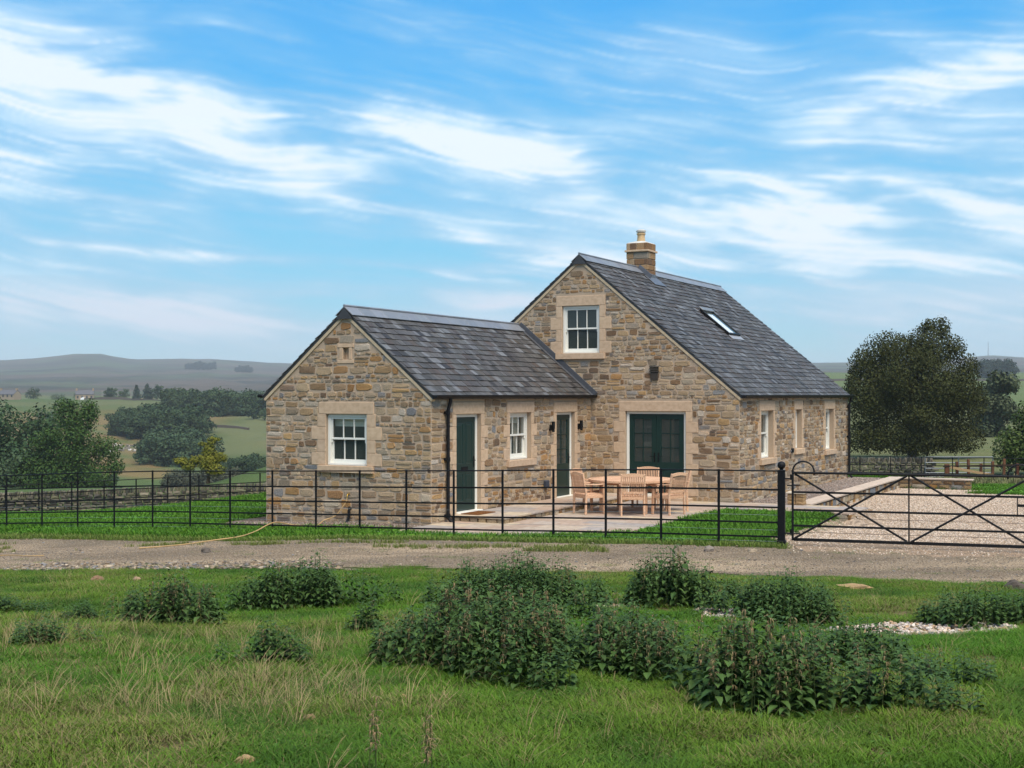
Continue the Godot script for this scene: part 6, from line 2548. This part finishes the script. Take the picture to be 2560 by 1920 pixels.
	# trees on the ridge near the farmhouse and in the fields: [x, d, height, width, base, colour, label]
	var ridge := [
		[-174.0, 552.0, 6.0, 4.2, 0.05, 0, "rounded dark tree right of the distant farmhouse"],
		[-168.5, 556.0, 5.4, 4.8, 0.05, 1, "paler green tree right of the rounded one on the ridge"],
		[-164.2, 560.0, 7.4, 4.2, 0.02, 2, "dark pointed conifer on the ridge"],
		[-160.0, 562.0, 7.6, 6.2, 0.02, 2, "broad dark clump left half of the ridge trees"],
		[-155.4, 560.0, 7.2, 5.6, 0.02, 0, "broad dark clump right half of the ridge trees"],
		[-147.0, 556.0, 4.4, 5.6, 0.0, 0, "low dark bush on the ridge right of the clump"],
		[-192.0, 570.0, 4.2, 6.4, 0.0, 0, "dark bush left of the distant farmhouse"],
		[-180.5, 578.0, 5.6, 4.6, 0.0, 1, "tree behind the distant farmhouse's right gable"],
		[-215.0, 575.0, 5.6, 7.0, 0.0, 0, "dark tree beside the far left cottage"],
		[-205.5, 580.0, 3.4, 7.0, 0.0, 1, "low hedge tree right of the far left cottage"],
		[-77.5, 384.0, 5.2, 4.6, 0.0, 0, "lone round tree on the green slope beside the annex"],
		[-73.5, 380.0, 3.6, 3.2, 0.0, 1, "small thin tree next to the lone one on the slope"],
		[-128.0, 352.0, 5.0, 7.0, 0.1, 1, "olive tree at the left end of the middle wood"]]
	for e in ridge:
		var pal: Array = [[Color(0.03, 0.055, 0.022), Color(0.05, 0.08, 0.03)], [Color(0.045, 0.08, 0.03), Color(0.07, 0.105, 0.042)], [Color(0.022, 0.042, 0.024), Color(0.038, 0.06, 0.034)]][e[5]]
		var bl := round_blobs(e[2], e[3], int(-e[0] * 3), e[4])
		if e[5] == 2:
			bl = [[0, e[2] * 0.25, 0, e[3] * 0.48, e[2] * 0.25, e[3] * 0.4], [0, e[2] * 0.55, 0, e[3] * 0.36, e[2] * 0.25, e[3] * 0.3], [0, e[2] * 0.82, 0, e[3] * 0.18, e[2] * 0.18, e[3] * 0.16]]
		tree("ridge_tree", e[6], e[0], e[1], bl, 900, e[2] * 0.09, pal[0], pal[1], 0.18, e[2] * 0.7, int(-e[0]), sr(80, 76, 70))
	# woods that read as one mass
	var variants := []
	for k in 4:
		variants.append(crown(round_blobs(1.0, 0.95, 40 + k, 0.0, 9), 1500, 0.075, Color(0.85, 0.9, 0.85), Color(1.15, 1.1, 1.05), 90 + k).mesh())
	var woods := [
		["dark belt of trees along the upper right edge of the far field", 44, [-112, 420, -76, 404, 5], 6.4, 9.0, dark],
		["wood filling the middle of the valley side", 40, [-104, 342, -82, 330, 9], 6.0, 8.6, dark],
		["lower green wood at the foot of the valley side", 26, [-76, 276, -66, 268, 8], 5.0, 7.6, [Color(0.035, 0.066, 0.028), Color(0.055, 0.09, 0.04)]],
		["scrub of dark bushes beside the annex wall", 24, [-52, 236, -40, 230, 5], 3.4, 5.0, dark],
		["brownish thicket in the valley bottom left of the conifer", 30, [-54, 206, -42, 200, 5], 3.0, 4.6, [Color(0.05, 0.06, 0.035), Color(0.075, 0.08, 0.045)]],
		["woods at the left foot of the valley", 30, [-92, 210, -64, 190, 9], 4.4, 7.0, [Color(0.035, 0.062, 0.03), Color(0.055, 0.085, 0.042)]],
		["hedgerow along the ridge right of the clump", 26, [-142, 560, -104, 520, 5], 2.6, 4.0, [Color(0.05, 0.06, 0.035), Color(0.065, 0.075, 0.04)]],
		["small dark plantation on the far moor", 26, [-560, 2250, -528, 2240, 25], 10.0, 14.0, [Color(0.02, 0.035, 0.025), Color(0.03, 0.045, 0.032)]],
		["second faint plantation on the far moor beside the annex roof", 18, [-455, 2140, -435, 2150, 20], 8.0, 12.0, [Color(0.03, 0.045, 0.035), Color(0.04, 0.055, 0.04)]],
		["two rounded dark tree clumps on the far hill at the right", 18, [258, 705, 272, 705, 4], 9.0, 11.5, [Color(0.02, 0.04, 0.025), Color(0.032, 0.052, 0.034)]]]
	var r := RandomNumberGenerator.new()
	r.seed = 91
	for w in woods:
		var xf := [[], [], [], []]
		var cl := [[], [], [], []]
		var o := Node3D.new()
		o.name = numbered("wood")
		add_child(o)
		tag(o, w[0], "wood", "", "stuff")
		for i in w[1]:
			var t := r.randf()
			var x: float = lerpf(w[2][0], w[2][2], t) + r.randf_range(-1, 1) * w[2][4] * 0.35
			var d: float = lerpf(w[2][1], w[2][3], t) + r.randf_range(-1, 1) * w[2][4]
			var h := r.randf_range(w[3], w[4])
			var k := r.randi() % 4
			xf[k].append(Transform3D(Basis(Vector3.UP, r.randf() * TAU).scaled(Vector3(h * r.randf_range(0.85, 1.2), h, h)), P(x, ground_y(x, d) - h * 0.06, d)))
			cl[k].append(Color(w[5][0]).lerp(w[5][1], r.randf()))
		for k in 4:
			if xf[k].size():
				scatter("trees", variants[k], M.leaf, xf[k], cl[k], o)


func farmhouse(label: String, x: float, d: float, w: float, dep: float, eave: float, ridge: float, turn: float, porch: bool) -> void:
	var f := thing("farmhouse", label, "farmhouse", P(x, ground_y(x, d), d), turn)
	var s := Shape.new()
	s.col = sr(150, 134, 112)
	s.prism(Transform3D(Basis(Vector3(0, 0, 1), Vector3.UP, Vector3(-1, 0, 0)), Vector3.ZERO), PackedVector2Array([Vector2(-dep / 2, -1.0), Vector2(dep / 2, -1.0), Vector2(dep / 2, eave), Vector2(0, ridge - 0.05), Vector2(-dep / 2, eave)]), -w / 2, w / 2)
	put("wall", s, M.far_rock, f)
	for e in [-1.0, 1.0]:
		s = Shape.new()
		s.col = sr(92, 92, 96)
		s.bar(Vector3(0, ridge, 0) + Vector3(0, 0.02, 0), Vector3(0, eave - 0.15, e * (dep / 2 + 0.2)), w + 0.1, 0.12, Vector3.UP, 0.0)
		put("roof", s, M.far_rock, f)
		s = Shape.new()
		s.col = sr(150, 130, 106)
		s.bx(e * (w / 2 - 0.35) - 0.35, e * (w / 2 - 0.35) + 0.35, ridge - 0.6, ridge + 0.9, -0.4, 0.4, 0.0)
		put("chimney", s, M.far_rock, f)
	for k in 4:
		for y in [0.9, 2.9]:
			if y + 1.2 > eave:
				continue
			s = Shape.new()
			s.col = sr(60, 62, 66)
			s.bx(-w / 2 + w * (k + 0.5) / 4 - 0.4, -w / 2 + w * (k + 0.5) / 4 + 0.4, y, y + 1.1, dep / 2 - 0.1, dep / 2 + 0.03, 0.0)
			put("window", s, M.far_rock, f)
	if porch:
		s = Shape.new()
		s.col = sr(226, 228, 230)
		s.prism(Transform3D(Basis(), Vector3(-0.6, 0, dep / 2)), PackedVector2Array([Vector2(-1.0, -1.0), Vector2(1.0, -1.0), Vector2(1.0, 0.9), Vector2(0, 1.5), Vector2(-1.0, 0.9)]), 0.0, 1.2)
		put("porch", s, M.far_rock, f)


func build_far() -> void:
	farmhouse("distant stone farmhouse with two chimneys and a white porch", -187.5, 562.0, 7.6, 5.0, 2.7, 4.4, 0.25, true)
	farmhouse("low distant stone cottage at the left edge of the ridge", -224.0, 570.0, 9.0, 5.0, 2.2, 4.0, -0.3, false)
	for e in [[-175.5, 548.0, "wooden pole on the ridge nearer the farmhouse"], [-162.6, 546.0, "wooden pole on the ridge before the broad clump"]]:
		var s := Shape.new()
		s.col = sr(170, 166, 158)
		s.tube([Vector3(0, -0.5, 0), Vector3(0, 4.6, 0)], [0.12, 0.09], 6)
		s.bx(-0.5, 0.5, 4.3, 4.42, -0.06, 0.06, 0.0)
		tag(put("utility_pole", s, M.timber, null, Transform3D(Basis(), P(e[0], ground_y(e[0], e[1]), e[1]))), e[2], "pole", "poles on the ridge")
	var m := Shape.new()
	m.col = sr(120, 124, 130)
	m.tube([Vector3(0, -3, 0), Vector3(0, 32, 0)], [0.9, 0.5], 6)
	tag(put("radio_mast", m, M.timber, null, Transform3D(Basis(), P(1116.0, ground_y(1116.0, 3000.0), 3000.0))), "thin radio mast on the hilltop at the right", "mast")
	# field walls on the slopes
	var walls := [["dark field wall along the ridge below the farmhouse", [[-182, 545], [-160, 538], [-140, 520], [-118, 500]], 1.1], ["field wall crossing the green slope", [[-96, 352], [-84, 356], [-72, 350]], 0.9], ["field wall under the right hill", [[150, 640], [200, 660], [260, 650], [330, 680]], 1.2]]
	for w in walls:
		var s := Shape.new()
		s.col = sr(92, 86, 78)
		var pts: Array = w[1]
		for i in pts.size() - 1:
			for k in 8:
				var a: Vector2 = Vector2(pts[i][0], pts[i][1]).lerp(Vector2(pts[i + 1][0], pts[i + 1][1]), k / 8.0)
				var b: Vector2 = Vector2(pts[i][0], pts[i][1]).lerp(Vector2(pts[i + 1][0], pts[i + 1][1]), (k + 1) / 8.0)
				s.bar(P(a.x, ground_y(a.x, a.y) + w[2] * 0.3, a.y), P(b.x, ground_y(b.x, b.y) + w[2] * 0.3, b.y), 0.6, w[2], Vector3.UP, 0.0)
		tag(put("field_wall", s, M.far_rock), w[0], "wall", "distant field walls")
	# pale rocks and dead wood on the bank
	var xf := []
	var cl := []
	for i in 60:
		var x := rng.randf_range(-97, -86)
		var d := rng.randf_range(292, 312)
		var z := rng.randf_range(0.3, 0.9)
		xf.append(Transform3D(Basis.from_euler(Vector3(rng.randf(), rng.randf() * 6, rng.randf())).scaled(Vector3(z * 1.6, z, z)), P(x, ground_y(x, d) + z * 0.2, d)))
		cl.append(sr(196, 190, 182) if rng.randf() < 0.3 else sr(120, 112, 104))
	tag(scatter("boulders", pebble_mesh(6), M.far_rock, xf, cl), "scatter of pale boulders on the bank below the middle wood", "boulders")


# ---------------------------------------------------------------- sky
# clouds in view: height in degrees against the bearing in degrees, width, strength
const BANDS := [
	[[-24, 14.4, -21.8, 13.9, -17, 13.3, -12, 12.2, -5, 11.5, 2, 10.3, 8.3, 9.3, 16, 8.4], 1.35, 0.95],
	[[-26, 9.2, -21.8, 9.5, -13.7, 10.2, -6, 9.6], 1.5, 0.45],
	[[-19, 6.3, -18.2, 6.2, -13.7, 6.0, -5, 5.5, -2, 5.2], 0.24, 0.8],
	[[-16, 4.3, -13.7, 4.4, -5, 4.7, 1, 4.2], 0.4, 0.5],
	[[-9, 8.9, -7.6, 8.6, -3.2, 7.4, 3, 6.2, 6, 5.6], 0.38, 0.55],
	[[9, 8.0, 11.8, 8.1, 17.7, 8.8, 22, 8.3, 28, 8.0], 1.3, 0.75],
	[[14, 12.2, 16.9, 12.6, 22, 13.8, 28, 14.2], 1.2, 0.6],
	[[4, 4.6, 7.5, 4.4, 14, 3.8, 21, 4.0, 27, 4.2], 0.55, 0.45],
	[[-14, 16.2, -12, 15.9, -3.2, 15.4, 4, 13.4, 9.2, 11.2], 1.2, 0.3],
	[[-27, 3.4, -21, 3.5, -10, 3.2, 0, 2.9], 0.9, 0.5],
	[[-2, 5.2, 4, 5.8, 12, 5.9, 20, 6.1], 0.6, 0.35]]
const AIR := [[0, 186, 212, 218], [2, 168, 212, 226], [5, 134, 204, 234], [9, 108, 192, 236], [14, 78, 174, 236], [20, 62, 158, 230], [40, 54, 132, 210], [90, 50, 118, 196]]


func air(el: float) -> Color:
	for i in range(1, AIR.size()):
		if el <= AIR[i][0]:
			var k: float = (el - AIR[i - 1][0]) / (AIR[i][0] - AIR[i - 1][0])
			return Color8(AIR[i - 1][1], AIR[i - 1][2], AIR[i - 1][3]).lerp(Color8(AIR[i][1], AIR[i][2], AIR[i][3]), k)
	return Color8(48, 112, 190)


func sky_image() -> Image:
	var w := 4096
	var h := 2048
	var im := Image.create(w, h, false, Image.FORMAT_RGB8)
	im.fill(Color8(112, 116, 92))
	var fine := FastNoiseLite.new()
	fine.noise_type = FastNoiseLite.TYPE_SIMPLEX_SMOOTH
	fine.frequency = 1.0
	fine.fractal_octaves = 5
	fine.seed = 4
	var warp := FastNoiseLite.new()
	warp.noise_type = FastNoiseLite.TYPE_SIMPLEX_SMOOTH
	warp.frequency = 1.0
	warp.fractal_octaves = 3
	warp.seed = 14
	var tabs := []
	for b in BANDS:
		tabs.append(pairs(b[0]))
	var data := im.get_data()
	for xi in w:
		var step_x := 1
		var az := (xi + 0.5) / w * 360.0
		if az > 180.0:
			az -= 360.0
		var mids := PackedFloat32Array()
		var ends := PackedFloat32Array()
		if absf(az) < 34.0:
			for t in tabs:
				mids.append(table(t, az))
				ends.append(smoothstep(t[0].x - 3.0, t[0].x + 1.5, az) * smoothstep(t[-1].x + 3.0, t[-1].x - 1.5, az))
		var sa := sin(deg_to_rad(az))
		var ca := cos(deg_to_rad(az))
		var inside := smoothstep(33.0, 24.0, absf(az))
		var yi := h / 2 - 1
		while yi >= 0:
			var el := 90.0 - (yi + 0.5) / h * 180.0
			var span := 1 if el < 26.0 else (4 if el < 50.0 else 16)
			if xi % span != 0 and el >= 26.0:
				yi -= span
				continue
			var col := air(el)
			# streaks: long along a line that sinks to the right
			var ce := cos(deg_to_rad(el))
			var q1 := warp.get_noise_3d(sa * ce * 3.0, el * 0.05, ca * ce * 3.0)
			var lev := el + az * 0.12 + q1 * 1.2
			var st := fine.get_noise_3d(sa * 3.2, lev * 0.2, ca * 3.2)
			var tex := fine.get_noise_3d(sa * 9.0 + 5.0, (lev + st * 0.7) * 0.75, ca * 9.0)
			var dens := smoothstep(-0.35, 0.6, st + 0.22 * tex + 0.12 + 0.25 * smoothstep(20.0, 45.0, el)) * (0.74 - 0.2 * inside)
			if mids.size():
				var e2 := el + q1 * 0.35 + tex * 0.22 + st * 0.3
				for k in mids.size():
					var g := (e2 - mids[k]) / float(BANDS[k][1])
					if absf(g) < 4.0:
						dens += (exp(-g * g) * 0.75 + exp(-g * g * 0.3) * 0.2) * float(BANDS[k][2]) * ends[k] * clampf(0.62 + 0.6 * tex + 0.35 * st, 0.06, 1.2)
			var wisp := fine.get_noise_3d(sa * 5.0 + 31.0, (lev + st * 0.5) * 3.2, ca * 5.0)
			dens = clampf(dens * (1.0 + 0.35 * wisp) + 0.12 * smoothstep(0.05, 0.5, wisp), 0.0, 1.0)
			dens = dens * smoothstep(-1.0, 3.5, el) * 0.93
			var cl := Color(0.74, 0.80, 0.90).lerp(Color(0.93, 0.95, 0.985), smoothstep(0.25, 0.85, dens + 0.15 * tex))
			if el < 5.0:
				cl = cl.lerp(Color(0.76, 0.80, 0.875), 0.5)
			col = col.lerp(cl, dens)
			var r8 := int(clampf(col.r, 0, 1) * 255)
			var g8 := int(clampf(col.g, 0, 1) * 255)
			var b8 := int(clampf(col.b, 0, 1) * 255)
			if span == 1:
				var o := (yi * w + xi) * 3
				data[o] = r8
				data[o + 1] = g8
				data[o + 2] = b8
			else:
				for dy in span:
					if yi - dy < 0:
						break
					for dx in span:
						var o := ((yi - dy) * w + mini(xi + dx, w - 1)) * 3
						data[o] = r8
						data[o + 1] = g8
						data[o + 2] = b8
			yi -= span
	return Image.create_from_data(w, h, false, Image.FORMAT_RGB8, data)
